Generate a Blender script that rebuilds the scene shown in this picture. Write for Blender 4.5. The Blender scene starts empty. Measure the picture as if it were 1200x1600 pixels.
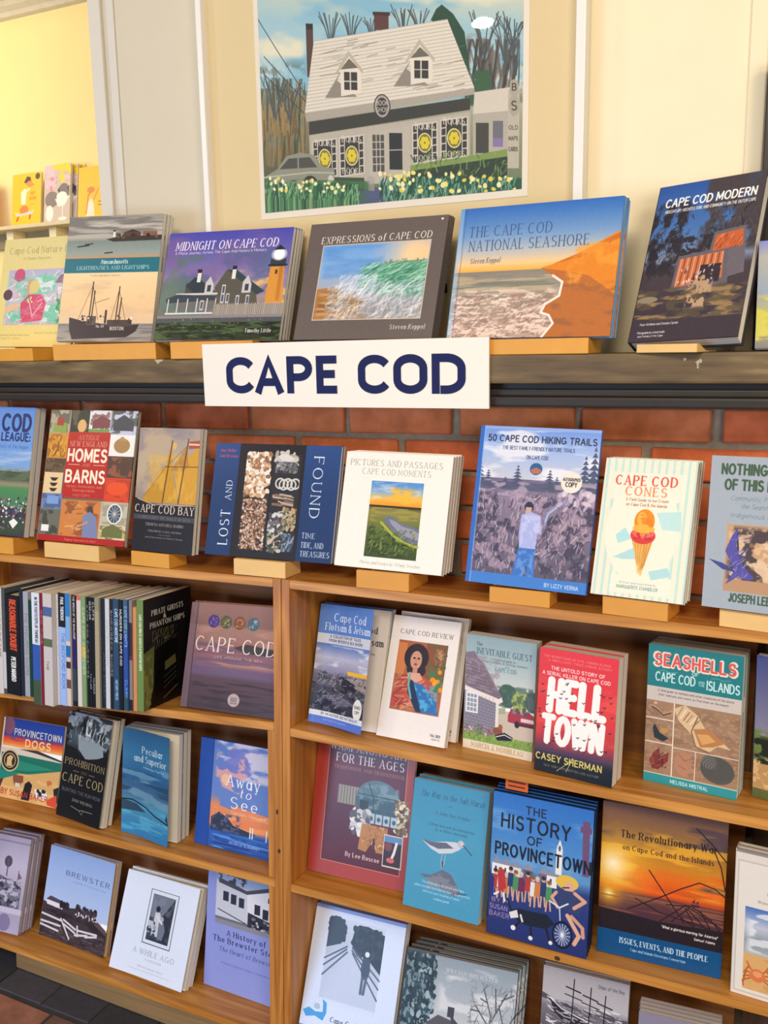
import bpy, bmesh, math, random
import numpy as np
from mathutils import Matrix, Vector

C = bpy.context.scene.collection
S = bpy.context.scene
# ---------------------------------------------------------------- camera
cam = bpy.data.objects.new('camera', bpy.data.cameras.new('camera')); C.objects.link(cam)
RT, UP, FW = (0.902286, 0.430811, -0.016801), (-0.062183, 0.168600, 0.983721), (-0.426630, 0.886553, -0.178914)
cam.matrix_world = Matrix(((RT[0], UP[0], -FW[0], 0), (RT[1], UP[1], -FW[1], 0), (RT[2], UP[2], -FW[2], 1.47), (0, 0, 0, 1)))
cam.data.sensor_fit = 'VERTICAL'; cam.data.sensor_height = 24; cam.data.lens = 21.0; cam.data.clip_start = .02
S.camera = cam
# ---------------------------------------------------------------- light and exposure
S.view_settings.view_transform = 'Standard'; S.view_settings.look = 'None'; S.view_settings.gamma = 1; S.view_settings.use_curve_mapping = False
S.view_settings.exposure = 0.0
w_ = bpy.data.worlds.new('world'); S.world = w_; w_.use_nodes = True
w_.node_tree.nodes['Background'].inputs[0].default_value = (1, .88, .74, 1); w_.node_tree.nodes['Background'].inputs[1].default_value = .16
def area(name, loc, at, sx, sy, power, col):
    l = bpy.data.lights.new(name, 'AREA'); l.shape = 'RECTANGLE'; l.size = sx; l.size_y = sy; l.energy = power; l.color = col
    o = bpy.data.objects.new(name, l); C.objects.link(o); o.location = loc
    o.rotation_euler = (Vector(at)-Vector(loc)).to_track_quat('-Z', 'Y').to_euler(); return o
area('ceiling_lamp', (.1, -1.35, 2.75), (-.3, 1.5, 1.2), .9, .6, 50, (1, .85, .66))
area('ceiling_lamp', (1.5, -.9, 2.7), (.6, 1.5, 1.2), .7, .5, 24, (1, .84, .62))
area('ceiling_lamp', (-3.3, -.6, 2.7), (-1.4, 1.5, 1.2), .6, .5, 22, (1, .87, .7))
glint = area('ceiling_lamp', (-1.12, .08, 2.575), (-1.1, 1.4, 1.3), .075, .035, 1.6, (1, .93, .82)); glint.data.shape = 'ELLIPSE'
area('shop_front', (2.3, -2.6, 1.55), (-.1, 1.5, 1.0), 2.2, 1.3, 68, (1, .93, .84))
area('window', (-2.3, -2.2, .95), (-.9, 1.4, .25), 1.6, 1.3, 64, (.48, .68, 1))
area('recess_lamp', (-2.9, 1.5, 2.35), (-2.3, 2.3, 1.9), .5, .4, 6.5, (1, .84, .56))
# ---------------------------------------------------------------- frames: the wall stands plumb, the bookcases lean back against it
OW = Vector((-.9056, 1.42, 1.0381)); BETA = .0581
WALL = Matrix.Translation(OW); CASE = WALL @ Matrix.Rotation(-BETA, 4, 'X')
# ---------------------------------------------------------------- print painter (flat print on covers)
_G = {}
def _def(ch, adv, spec):
    st = []
    for part in spec.split('|'):
        t = part.split(); v = [float(a) for a in t[1:]]
        if t[0] == 'l': st.append(('l', [(v[i], v[i+1]) for i in range(0, len(v), 2)]))
        else:
            cx, cy, rx, ry, a0, a1 = v; n = max(3, int(abs(a1-a0)/24))
            st.append(('a', [(cx+rx*math.cos(math.radians(a0+(a1-a0)*i/n)), cy+ry*math.sin(math.radians(a0+(a1-a0)*i/n))) for i in range(n+1)]))
    _G[ch] = (adv, st)
for _r in '''A .7 l 0 0 .35 1 .7 0|l .12 .33 .58 .33
B .6 l .3 0 0 0 0 1 .3 1|a .3 .76 .25 .24 90 -90|l .3 .52 0 .52|a .32 .26 .28 .26 90 -90
C .68 a .38 .5 .38 .5 48 312
D .67 l .25 0 0 0 0 1 .25 1|a .25 .5 .42 .5 90 -90
E .52 l .5 1 0 1 0 0 .52 0|l 0 .52 .42 .52
F .5 l .5 1 0 1 0 0|l 0 .52 .42 .52
G .74 a .38 .5 .38 .5 48 330|l .46 .44 .73 .44 .73 .14
H .62 l 0 0 0 1|l .62 0 .62 1|l 0 .52 .62 .52
I 0 l 0 0 0 1
J .35 l .35 1 .35 .25|a .17 .25 .18 .25 0 -170
K .6 l 0 0 0 1|l .56 1 0 .4|l .2 .6 .6 0
L .48 l 0 1 0 0 .48 0
M .8 l 0 0 0 1 .4 .2 .8 1 .8 0
N .62 l 0 0 0 1 .62 0 .62 1
O .78 a .39 .5 .39 .5 0 360
P .57 l 0 0 0 1 .3 1|a .3 .74 .27 .26 90 -90|l .3 .48 0 .48
Q .78 a .39 .5 .39 .5 0 360|l .5 .25 .8 -.08
R .6 l 0 0 0 1 .3 1|a .3 .74 .27 .26 90 -90|l 0 .48 .3 .48 .6 0
S .56 a .28 .75 .25 .25 35 265|a .28 .25 .28 .26 92 -145
T .64 l 0 1 .64 1|l .32 1 .32 0
U .62 l 0 1 0 .32|a .31 .32 .31 .32 180 360|l .62 .32 .62 1
V .68 l 0 1 .34 0 .68 1
W .96 l 0 1 .24 0 .48 1 .72 0 .96 1
X .62 l 0 1 .62 0|l .62 1 0 0
Y .62 l 0 1 .31 .48 .31 0|l .62 1 .31 .48
Z .6 l .02 1 .58 1 0 0 .6 0
a .46 a .23 .32 .23 .32 0 360|l .46 .64 .46 0
b .46 l 0 1 0 0|a .23 .32 .23 .32 0 360
c .42 a .24 .32 .24 .32 48 312
d .46 a .23 .32 .23 .32 0 360|l .46 1 .46 0
e .46 l .02 .34 .46 .34|a .24 .32 .23 .32 5 312
f .28 a .27 .82 .14 .19 50 180|l .13 .82 .13 0|l 0 .64 .28 .64
g .46 a .23 .32 .23 .32 0 360|l .46 .64 .46 -.08|a .24 -.08 .22 .2 0 -150
h .43 l 0 1 0 0|a .22 .4 .21 .25 180 0|l .43 .4 .43 0
i 0 l 0 .64 0 0|l 0 .86 0 .9
j .1 l .08 .64 .08 -.1|a -.04 -.1 .12 .16 0 -100|l .08 .86 .08 .9
k .42 l 0 1 0 0|l .38 .64 0 .24|l .13 .36 .42 0
l 0 l 0 1 0 0
m .72 l 0 .64 0 0|a .18 .42 .18 .22 180 0|l .36 .42 .36 0|a .54 .42 .18 .22 180 0|l .72 .42 .72 0
n .43 l 0 .64 0 0|a .22 .4 .21 .25 180 0|l .43 .4 .43 0
o .5 a .25 .32 .25 .32 0 360
p .46 l 0 .64 0 -.28|a .23 .32 .23 .32 0 360
q .46 a .23 .32 .23 .32 0 360|l .46 .64 .46 -.28
r .28 l 0 .64 0 0|a .2 .4 .2 .24 180 55
s .38 a .19 .48 .17 .17 35 265|a .19 .16 .19 .17 92 -145
t .28 l .12 .88 .12 .14|a .25 .14 .13 .14 180 290|l 0 .64 .28 .64
u .43 l 0 .64 0 .22|a .215 .22 .215 .22 180 360|l .43 .64 .43 0
v .44 l 0 .64 .22 0 .44 .64
w .68 l 0 .64 .17 0 .34 .6 .51 0 .68 .64
x .42 l 0 .64 .42 0|l .42 .64 0 0
y .44 l 0 .64 .22 0|l .44 .64 .12 -.28
z .4 l 0 .64 .4 .64 0 0 .4 0
0 .56 a .28 .5 .28 .5 0 360
1 .15 l 0 .8 .15 1 .15 0
2 .52 a .26 .74 .25 .26 160 -30|l .48 .6 0 0 .52 0
3 .5 a .24 .75 .22 .25 150 -90|a .24 .26 .26 .26 90 -150
4 .54 l .4 0 .4 1 0 .3 .54 .3
7 .5 l 0 1 .5 1 .18 0
5 .52 l .48 1 .08 1 .04 .56|a .25 .32 .27 .32 140 -150
6 .52 a .26 .3 .26 .3 0 360|a .5 .36 .5 .64 180 110
8 .52 a .26 .75 .22 .25 0 360|a .26 .25 .26 .26 0 360
9 .52 a .26 .7 .26 .3 0 360|a .02 .64 .5 .64 0 -60
& .66 a .26 .78 .17 .22 -60 240|l .18 .6 .66 0|a .26 .27 .26 .28 130 330|l .48 .15 .62 .42
. 0 l 0 0 0 .06
, .04 l .05 .08 0 -.14
: 0 l 0 .05 0 .1|l 0 .5 0 .55
- .24 l 0 .36 .24 .36
' 0 l 0 1 0 .8
" .14 l 0 1 0 .8|l .14 1 .14 .8
! 0 l 0 1 0 .3|l 0 0 0 .05'''.split('\n'):
    _a = _r.split(' ', 2); _def(_a[0], float(_a[1]), _a[2])

def hx(c):
    if isinstance(c, str): return np.array([int(c[i:i+2], 16) for i in (0, 2, 4)], np.float32)/255
    return np.asarray(c, np.float32)
def fbm(h, w, sx, sy, seed, oct=4, gain=.5):
    """value noise in 0..1; sx, sy = number of cells across and down at the coarsest level"""
    r = np.random.RandomState(seed); out = np.zeros((h, w), np.float32); amp = 1; tot = 0
    for o in range(oct):
        nx, ny = max(1, int(sx*2**o)), max(1, int(sy*2**o))
        if nx > w*1.2 and ny > h*1.2: break
        g = r.rand(ny+2, nx+2).astype(np.float32)
        X = np.linspace(0, nx, w, endpoint=False); Y = np.linspace(0, ny, h, endpoint=False)
        xi = X.astype(int); yi = Y.astype(int); fx = X-xi; fy = Y-yi
        fx = fx*fx*(3-2*fx); fy = (fy*fy*(3-2*fy))[:, None]
        a = g[yi][:, xi]*(1-fx)+g[yi][:, xi+1]*fx; b = g[yi+1][:, xi]*(1-fx)+g[yi+1][:, xi+1]*fx
        out += amp*(a*(1-fy)+b*fy); tot += amp; amp *= gain
    return out/tot

class Art:
    """a canvas 1 x 1, (0,0) top left; sizes are fractions of its width or height"""
    def __init__(s, w, h, bg='ffffff'):
        s.w, s.h = w, h; s.b = np.empty((h, w, 3), np.float32); s.b[:] = hx(bg); s.k = 0
    def box(s, x0, y0, x1, y1):
        return max(0, int(round(x0*s.w))), max(0, int(round(y0*s.h))), min(s.w, int(round(x1*s.w))), min(s.h, int(round(y1*s.h)))
    def rect(s, x0, y0, x1, y1, c, a=1):
        i0, j0, i1, j1 = s.box(x0, y0, x1, y1); s.b[j0:j1, i0:i1] += (hx(c)-s.b[j0:j1, i0:i1])*a; return s
    def grad(s, x0, y0, x1, y1, stops, hor=False):
        i0, j0, i1, j1 = s.box(x0, y0, x1, y1); n = (i1-i0) if hor else (j1-j0)
        if n <= 0: return s
        t = np.linspace(0, 1, n); v = np.array([q[0] for q in stops]); cs = np.array([hx(q[1]) for q in stops])
        g = np.stack([np.interp(t, v, cs[:, k]) for k in range(3)], -1)
        s.b[j0:j1, i0:i1] = g[None] if hor else g[:, None]; return s
    def mottle(s, x0, y0, x1, y1, c, sx, sy, lo=.45, hi=.6, a=1, oct=4, seed=None):
        """blend colour c in where noise rises above lo..hi"""
        s.k += 1; i0, j0, i1, j1 = s.box(x0, y0, x1, y1)
        if i1 <= i0 or j1 <= j0: return s
        m = np.clip((fbm(j1-j0, i1-i0, sx, sy, (s.k*17+s.w) if seed is None else seed, oct)-lo)/(hi-lo), 0, 1)[..., None]*a
        ex = np.ones(i1-i0, np.float32); ey = np.ones(j1-j0, np.float32); fx = np.linspace(0, 1, i1-i0); fy = np.linspace(0, 1, j1-j0)
        if x0 > .005: ex *= np.clip(fx*12, 0, 1)
        if x1 < .995: ex *= np.clip((1-fx)*12, 0, 1)
        if y0 > .005: ey *= np.clip(fy*12, 0, 1)
        if y1 < .995: ey *= np.clip((1-fy)*12, 0, 1)
        m = m*ex[None, :, None]*ey[:, None, None]
        s.b[j0:j1, i0:i1] += (hx(c)-s.b[j0:j1, i0:i1])*m; return s
    def _blend(s, i0, j0, i1, j1, m, c): s.b[j0:j1, i0:i1] += (hx(c)-s.b[j0:j1, i0:i1])*m[..., None]
    def poly(s, pts, c, a=1):
        p = np.array(pts, float).reshape(-1, 2)*[s.w, s.h]
        i0, j0 = np.maximum(0, np.floor(p.min(0)-1)).astype(int); i1, j1 = np.minimum([s.w, s.h], np.ceil(p.max(0)+1)).astype(int)
        if i1 <= i0 or j1 <= j0: return s
        q = 2; X = (np.arange((i1-i0)*q)+.5)/q+i0; Y = (np.arange((j1-j0)*q)+.5)/q+j0
        ins = np.zeros((len(Y), len(X)), bool)
        for k in range(len(p)):
            (xa, ya), (xb, yb) = p[k], p[(k+1) % len(p)]
            if ya == yb: continue
            r = (Y > min(ya, yb)) & (Y <= max(ya, yb)); xc = xa+(Y-ya)*(xb-xa)/(yb-ya)
            ins ^= (r[:, None] & (X[None] < xc[:, None]))
        m = ins.reshape(j1-j0, q, i1-i0, q).mean((1, 3)).astype(np.float32)*a
        s._blend(i0, j0, i1, j1, m, c); return s
    def ell(s, cx, cy, rx, ry, c, a=1, rot=0, ring=0):
        cx, rx, cy, ry = cx*s.w, rx*s.w, cy*s.h, ry*s.h; R = max(rx, ry)+2
        i0, j0, i1, j1 = max(0, int(cx-R)), max(0, int(cy-R)), min(s.w, int(cx+R)+1), min(s.h, int(cy+R)+1)
        if i1 <= i0 or j1 <= j0: return s
        Y, X = np.mgrid[j0:j1, i0:i1]+.5; X = X-cx; Y = Y-cy
        if rot: t = math.radians(rot); X, Y = X*math.cos(t)+Y*math.sin(t), -X*math.sin(t)+Y*math.cos(t)
        d = (np.sqrt((X/rx)**2+(Y/ry)**2)-1)*min(rx, ry)
        m = np.clip(.5-d, 0, 1)
        if ring: m = m*np.clip(.5+d+ring*s.w, 0, 1)
        s._blend(i0, j0, i1, j1, (m*a).astype(np.float32), c); return s
    def _seg(s, x0, y0, x1, y1, r, c, a, butt=False):
        i0, j0 = max(0, int(min(x0, x1)-r-1)), max(0, int(min(y0, y1)-r-1)); i1, j1 = min(s.w, int(max(x0, x1)+r+2)), min(s.h, int(max(y0, y1)+r+2))
        if i1 <= i0 or j1 <= j0: return
        Y, X = np.ogrid[j0:j1, i0:i1]; X = X+.5-x0; Y = Y+.5-y0; dx, dy = x1-x0, y1-y0; L = dx*dx+dy*dy+1e-9
        t = np.clip((X*dx+Y*dy)/L, 0, 1); d = np.sqrt((X-t*dx)**2+(Y-t*dy)**2)
        m = np.clip(r+.5-d, 0, min(1, 2*r))*a
        s._blend(i0, j0, i1, j1, m.astype(np.float32), c)
    def line(s, pts, wd, c, a=1):
        """polyline; wd = fraction of the width"""
        p = [(pts[i]*s.w, pts[i+1]*s.h) for i in range(0, len(pts), 2)]
        for k in range(len(p)-1): s._seg(*p[k], *p[k+1], wd*s.w/2, c, a)
        return s
    def strokes(s, n, x0, y0, x1, y1, ln, ang, spread, wd, cols, a=.8, seed=1):
        """n short brush strokes; ang in degrees from +x, up positive"""
        r = np.random.RandomState(seed); keep = s.b.copy(); i0, j0, i1, j1 = s.box(x0, y0, x1, y1)
        for k in range(n):
            x, y = r.uniform(x0, x1), r.uniform(y0, y1); t = math.radians(ang+r.normal()*spread); L = ln*(.5+r.rand())
            X, Y = x*s.w, y*s.h; dx, dy = math.cos(t)*L*s.w/2, -math.sin(t)*L*s.w/2
            s._seg(X-dx, Y-dy, X+dx, Y+dy, wd*s.w/2*(.6+.8*r.rand()), cols[r.randint(len(cols))], a)
        keep[j0:j1, i0:i1] = s.b[j0:j1, i0:i1]; s.b = keep; return s
    def glow(s, cx, cy, r, c, a=1):
        Y, X = np.mgrid[0:s.h, 0:s.w]; d = np.hypot(X-cx*s.w, Y-cy*s.h)/(r*s.w); m = (np.clip(1-d, 0, 1)**1.6*a).astype(np.float32); s._blend(0, 0, s.w, s.h, m, c); return s
    def dots(s, n, x0, y0, x1, y1, r0, r1, cols, a=1, asp=1, seed=1):
        r = np.random.RandomState(seed)
        for k in range(n):
            R = r.uniform(r0, r1); s.ell(r.uniform(x0, x1), r.uniform(y0, y1), R, R*asp*s.w/s.h, cols[r.randint(len(cols))], a, rot=r.uniform(0, 180) if asp != 1 else 0)
        return s
    def blur(s, x0, y0, x1, y1, n=1):
        i0, j0, i1, j1 = s.box(x0, y0, x1, y1); v = s.b[j0:j1, i0:i1]
        for _ in range(n):
            v[1:-1] = (v[:-2]+2*v[1:-1]+v[2:])/4; v[:, 1:-1] = (v[:, :-2]+2*v[:, 1:-1]+v[:, 2:])/4
        return s
    def text(s, t, x, y, h, c, fit=0, wt=.13, ser=0, it=0, al='c', tr=.2, rot=0, a=1, con=1):
        """y = baseline, h = cap height as a fraction of the height, fit = width as a fraction of the width; ser = serifs and stress"""
        gl = []; X = 0.
        for ch in t:
            if ch == ' ': X += .42; continue
            adv, st = _G.get(ch, _G['-']); gl.append((X, st, ch)); X += adv+tr+wt*.6+(.1 if ser else 0)
        X -= tr+wt*.6+(.1 if ser else 0); H = h*s.h
        if rot in (90, -90): kx = (fit*s.h/X/H) if fit else con
        else: kx = (fit*s.w/X/H) if fit else con
        off = -X/2 if al == 'c' else (0 if al == 'l' else -X); px, py = x*s.w, y*s.h
        cr, sr = math.cos(math.radians(rot)), math.sin(math.radians(rot))
        def P(u, v):
            a_, b_ = (u+off)*H*kx+it*v*H, v*H; return px+a_*cr+b_*sr*1, py+a_*sr*-1*-1-b_*cr if rot else py-b_
        R = wt*H/2; Rt = max(R*(.42 if ser else 1), .28); R = max(R, .3)
        for gx, st, ch in gl:
            for kind, pts in st:
                for k in range(len(pts)-1):
                    (u0, v0), (u1, v1) = pts[k], pts[k+1]; du, dv = abs(u1-u0)*kx, abs(v1-v0)
                    f = dv/(du+dv+1e-6); r = Rt+(R-Rt)*f**1.2
                    if ser and ch in 'AVWMXYvwxy' and kind == 'l' and (v1-v0)*(u1-u0) > 0: r = Rt*1.15
                    if ser and ch in 'NMU' and kind == 'l' and du < .01: r = Rt*1.3
                    s._seg(*P(gx+u0, v0), *P(gx+u1, v1), r, c, a)
                if ser and kind == 'l' and H > 5:
                    for (u, v), (u2, v2) in ((pts[0], pts[1]), (pts[-1], pts[-2])):
                        if abs(v-v2) > abs(u-u2)*.9 and (abs(v) < .01 or abs(v-1) < .03 or abs(v-.64) < .01 or abs(v+.28) < .01):
                            up = v > v2; e = .11/max(.6, kx)
                            l0 = e if not (up and ch in 'bdhklnmruipj' ) else e; r0 = e if not (up and v < 1.1 and ch in 'bdhklnmruipj') else .0
                            s._seg(*P(gx+u-l0, v), *P(gx+u+r0, v), Rt*.95, c, a)
                        elif abs(v-v2) < .01 and ch in 'EFLTZ' and (abs(v) < .01 or abs(v-1) < .01) and abs(u) > .01 or ch == 'T' and v == v2:
                            s._seg(*P(gx+u, v), *P(gx+u, v+(.13 if v < .5 else -.13)), Rt*.95, c, a)
        return s
# ---------------------------------------------------------------- the prints, one function each
SK = ['4a5a3a', '2f3d2c', '5d6a45']
def p_nature(A):
    A.grad(0, 0, 1, 1, [(0, 'd8c887'), (.5, 'e2d08a'), (1, 'e8cf7c')])
    A.text('Cape Cod Nature Book', .53, .14, .06, '6d6a45', fit=.9, wt=.08, ser=1)
    A.text('A Chosen Discovery', .45, .2, .025, '8a8455', fit=.36, wt=.1)
    A.grad(.1, .29, .92, .8, [(0, 'b6a8cc'), (.2, 'a9c0c8'), (1, 'b9b0b4')])
    A.mottle(.1, .33, .92, .8, '6fc4a4', 4, 6, .45, .55, .9); A.mottle(.1, .33, .92, .8, 'd7b6c8', 5, 4, .52, .62, .8)
    A.mottle(.1, .33, .92, .8, 'f0e6ea', 12, 10, .6, .68, .8); A.mottle(.75, .5, .92, .8, '3f9a5c', 5, 8, .45, .55)
    A.ell(.25, .34, .07, .06, 'c04a78'); A.rect(.18, .34, .32, .38, 'c04a78')
    A.poly([.72, .42, .78, .34, .92, .34, .92, .43], '8c6a86'); A.rect(.8, .38, .92, .43, 'a28a9c')
    A.ell(.12, .52, .06, .05, '54384c'); A.ell(.4, .45, .05, .07, 'c3a080')
    A.poly([.3, .6, .4, .52, .55, .52, .63, .6, .6, .76, .33, .78], 'cf4368'); A.mottle(.3, .52, .63, .78, 'dc6f86', 5, 5, .5, .6, .5)
    A.ell(.46, .45, .065, .06, 'd8c47c'); A.line([.42, .6, .47, .72, .58, .6], .015, 'f0a0b4'); A.dots(7, .38, .55, .45, .6, .008, .014, ['4a3c30', 'e8d9a0'])
    A.poly([.1, .63, .26, .6, .3, .63, .1, .7], 'e4b890'); A.strokes(60, .1, .3, .92, .8, .06, 20, 30, .008, ['8fd0b8', 'c8a0c0', 'f2ecf0', '5aa890'], .7, 3)
    A.text('Illustrated by hand and written with care', .27, .9, .018, '9b9060', fit=.4, wt=.1); A.text('Stories of woods and shore', .72, .88, .018, '9b9060', fit=.38, wt=.1)
    A.text('Revised for readers', .2, .93, .016, '9b9060', fit=.3, wt=.1)
def p_lights(A):
    A.grad(0, 0, 1, .34, [(0, '9a948e'), (.5, 'b8b0a6'), (.6, '7f8a86'), (.9, '93a09a'), (1, 'c8926c')])
    A.mottle(0, 0, 1, .16, '6a6766', 3, 7, .45, .6, .7); A.mottle(0, 0, 1, .15, 'd8cfc2', 3, 8, .55, .68, .6)
    A.poly([.42, .19, .55, .17, 1, .165, 1, .205, .5, .21], '3c3430'); A.rect(.6, .14, .78, .17, '5c3a34'); A.rect(.8, .135, .95, .165, '8c5a48'); A.poly([.6, .14, .69, .115, .78, .14], '40302c')
    A.rect(.49, .125, .51, .175, 'e8e4dc'); A.rect(.487, .118, .513, .13, '302828'); A.dots(14, .5, .16, .98, .18, .008, .02, ['463c34', '6a5240', '2c2826'])
    A.line([.12, .245, .24, .235], .012, '2c2a2a'); A.line([.2, .228, .28, .222], .01, '2c2a2a'); A.line([.42, .3, .5, .295], .012, '3a3432')
    A.rect(0, .34, 1, .455, '1f6e7e'); A.text('Massachusetts', .53, .385, .032, 'e8f2f0', fit=.28, wt=.16, ser=1, it=.25)
    A.text('LIGHTHOUSES AND LIGHTSHIPS', .52, .43, .028, 'd8ece8', fit=.76, wt=.13, ser=1)
    A.grad(0, .455, 1, .86, [(0, 'f0d3a4'), (.6, 'efc795'), (1, 'dfc19c')]); A.mottle(0, .46, 1, .86, 'dcb890', 3, 6, .5, .66, .7)
    A.text('A photographic history', .45, .485, .016, '8d7658', fit=.32, wt=.1)
    A.grad(0, .86, 1, 1, [(0, '8f8a86'), (1, 'a39a92')]); A.mottle(0, .86, 1, 1, '6f6a6a', 4, 12, .5, .6, .7)
    A.poly([.11, .81, .24, .835, .62, .88, .86, .865, .83, .92, .74, .965, .16, .985, .12, .9], '33272d'); A.rect(.3, .8, .4, .87, '5c5048'); A.rect(.52, .83, .78, .88, '4a3c3a')
    for x, y0 in ((.335, .53), (.36, .6), (.62, .57), (.65, .66)): A.line([x, y0, x-.012, .86], .012, '3a2a26')
    for q in ([.335, .55, .2, .84], [.335, .56, .42, .83], [.62, .58, .55, .86], [.62, .6, .72, .86], [.36, .7, .52, .66]): A.line(q, .004, '5a443a')
    A.line([.5, .76, .5, .85], .022, '3a2a26'); A.text('BOSTON', .63, .91, .024, 'd8d0c8', fit=.14, wt=.18); A.text('No. 54', .45, .89, .02, 'c8c0b8', fit=.08, wt=.18)
    A.dots(18, .2, .8, .8, .86, .006, .014, ['e8e2d8', '2a2020', '6a5a4c'])
def p_midnight(A):
    A.grad(0, 0, 1, 1, [(0, '4a49ac'), (.25, '6a64a6'), (.45, '8d7fa0'), (.62, 'a4968e'), (1, '2c3230')])
    A.mottle(0, 0, 1, .75, '7d5f9c', 3, 3, .45, .62, .7); A.mottle(.1, .15, 1, .75, '56608c', 4, 4, .5, .62, .7); A.mottle(.6, .35, 1, .7, 'e6b878', 3, 5, .42, .6, .9)
    A.mottle(0, .2, .4, .8, '5b7468', 3, 4, .42, .62, .8)
    A.text('MIDNIGHT ON CAPE COD', .48, .165, .075, 'f4eef6', fit=.82, wt=.13, ser=1, it=.12); A.text('A Photo Journey Across The Cape And History\'s Memory', .44, .205, .024, 'd8d4ea', fit=.74, wt=.12)
    A.poly([.86, .33, .965, .33, .985, .68, .85, .68], 'd6913c'); A.grad(.93, .34, .96, .66, [(0, 'b87430'), (1, 'c27c34')]); A.rect(.855, .28, .975, .35, '343a44'); A.rect(.84, .33, .99, .345, '242a34')
    A.ell(.915, .24, .06, .06, 'fff8f0', .5); A.ell(.915, .24, .042, .05, 'ffffff'); A.poly([.87, .2, .915, .155, .96, .2], '2c2c34'); A.rect(.9, .38, .92, .42, '5c3a20')
    A.poly([.2, .48, .32, .45, .46, .57, .4, .72, .2, .72], '4a4a4c'); A.poly([.44, .52, .52, .36, .76, .52, .8, .7, .46, .72], '5a554c'); A.poly([.52, .36, .6, .37, .84, .57, .78, .6], '35434a')
    A.poly([.2, .5, .27, .42, .4, .52, .44, .6, .3, .6], '2f3a44'); A.rect(.14, .58, .46, .72, '6d6a68'); A.rect(.13, .57, .47, .59, 'cfc8c8')
    A.poly([.05, .62, .14, .58, .46, .6, .46, .64, .06, .66], '39434c')
    for x in (.07, .15, .23, .31, .39, .46): A.rect(x, .62, x+.008, .76, 'dcd6dc')
    A.rect(.06, .75, .47, .765, 'd8d4d8')
    for x, y in ((.3, .35), (.58, .33)): A.rect(x-.015, y+.02, x+.015, y+.12, 'e4dcd6'); A.rect(x-.018, y, x+.018, y+.035, '26242a')
    for x in (.36, .66): A.poly([x, .48, x+.035, .42, x+.07, .5, x+.07, .58, x, .58], 'c8c2c4'); A.rect(x+.02, .5, x+.05, .56, '3a4250')
    for x, y in ((.5, .58), (.54, .58), (.62, .6), (.7, .6), (.5, .5), (.34, .64)): A.rect(x, y, x+.028, y+.09, 'c4c0c6'); A.rect(x+.006, y+.012, x+.022, y+.075, '505868')
    A.rect(.45, .68, 1, .78, '8b7f76'); 
    for k in range(38): A.rect(.46+k*.0145, .67+.004*(k % 2), .465+k*.0145, .79, 'b8b0a8')
    A.rect(0, .775, 1, .8, '8a8484'); A.rect(0, .8, 1, .84, '50525a'); A.rect(0, .84, 1, 1, '2b3527'); A.mottle(0, .83, 1, 1, '4f6a3c', 10, 8, .45, .6, .8); A.mottle(0, .84, 1, 1, '15180f', 16, 10, .5, .6, .8)
    A.dots(60, .1, .8, .98, .95, .003, .007, ['7f8f5a', '3a4a2c'], .7); A.text('Timothy Little', .83, .935, .032, 'f0ecf0', fit=.2, wt=.15, ser=1)
def p_express(A):
    A.rect(0, 0, 1, 1, '665c58'); A.text('EXPRESSIONS of CAPE COD', .5, .178, .055, 'e6dcd6', fit=.8, wt=.14, ser=1, it=.08)
    x0, y0, x1, y1 = .12, .2, .9, .83; A.rect(x0-.006, y0-.008, x1+.006, y1+.008, 'c9b8a8')
    A.grad(x0, y0, x1, y1, [(0, '6a9edc'), (.35, '8cb0dc'), (.6, 'a8a8b4'), (1, '9c9088')]); keep = A.b.copy()
    A.glow(.78, .3, .34, 'fcd09c', 1); A.glow(.86, .3, .2, 'f8c890', .9); A.mottle(x0, y0, .6, .5, '5088cc', 2, 4, .4, .7, .6)
    A.poly([x0, .57, .24, .56, .36, .6, .44, .68, .5, y1, x0, y1], 'ac7a48'); A.mottle(x0, .58, .5, y1, 'cc9c6c', 2, 12, .48, .62, .8); A.mottle(x0, .58, .5, y1, '80583a', 2, 14, .52, .62, .8)
    A.poly([.4, .56, .46, .49, .52, .44, .6, .395, .7, .37, .8, .36, x1, .355, x1, .66, .7, .66, .5, .62], '55977c')
    A.strokes(300, .42, .36, .9, .62, .09, 24, 12, .007, ['9ed0b0', '3c7c64', 'c4e4d0', '6fb094', '2f6c58'], .55, 6); A.strokes(40, .58, .34, .89, .385, .016, 84, 12, .005, ['6a8a60', '8a9060', '5c7c58'], .8, 7)
    A.strokes(420, .2, .52, .9, .83, .075, 38, 20, .008, ['f2f4f8', 'c8d0dc', '98a8bc', 'e4e8ee', '8c9098'], .42, 5); A.strokes(160, .28, .46, .56, .66, .07, 46, 14, .007, ['f4f6fa', 'd0d8e4', 'a8b8cc'], .45, 9); A.strokes(120, .55, .6, .9, .83, .06, 60, 30, .007, ['74787c', '9ca0a4', 'f0f0f4'], .4, 10)
    n = keep.copy(); i0, j0, i1, j1 = A.box(x0, y0, x1, y1); out = np.empty_like(A.b); out[:] = hx('665c58'); o = A.b; A.b = out; A.rect(x0-.006, y0-.008, x1+.006, y1+.008, 'c9b8a8'); A.b[j0:j1, i0:i1] = o[j0:j1, i0:i1]; A.text('EXPRESSIONS of CAPE COD', .5, .178, .055, 'e6dcd6', fit=.8, wt=.14, ser=1, it=.08)
    A.blur(x0, y0, x1, y1)
    A.text('Steven Keppel', .82, .92, .036, 'e0d6d0', fit=.24, wt=.13, ser=1, it=.15); A.ell(.96, .03, .008, .008, 'f4f0e8')
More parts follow.
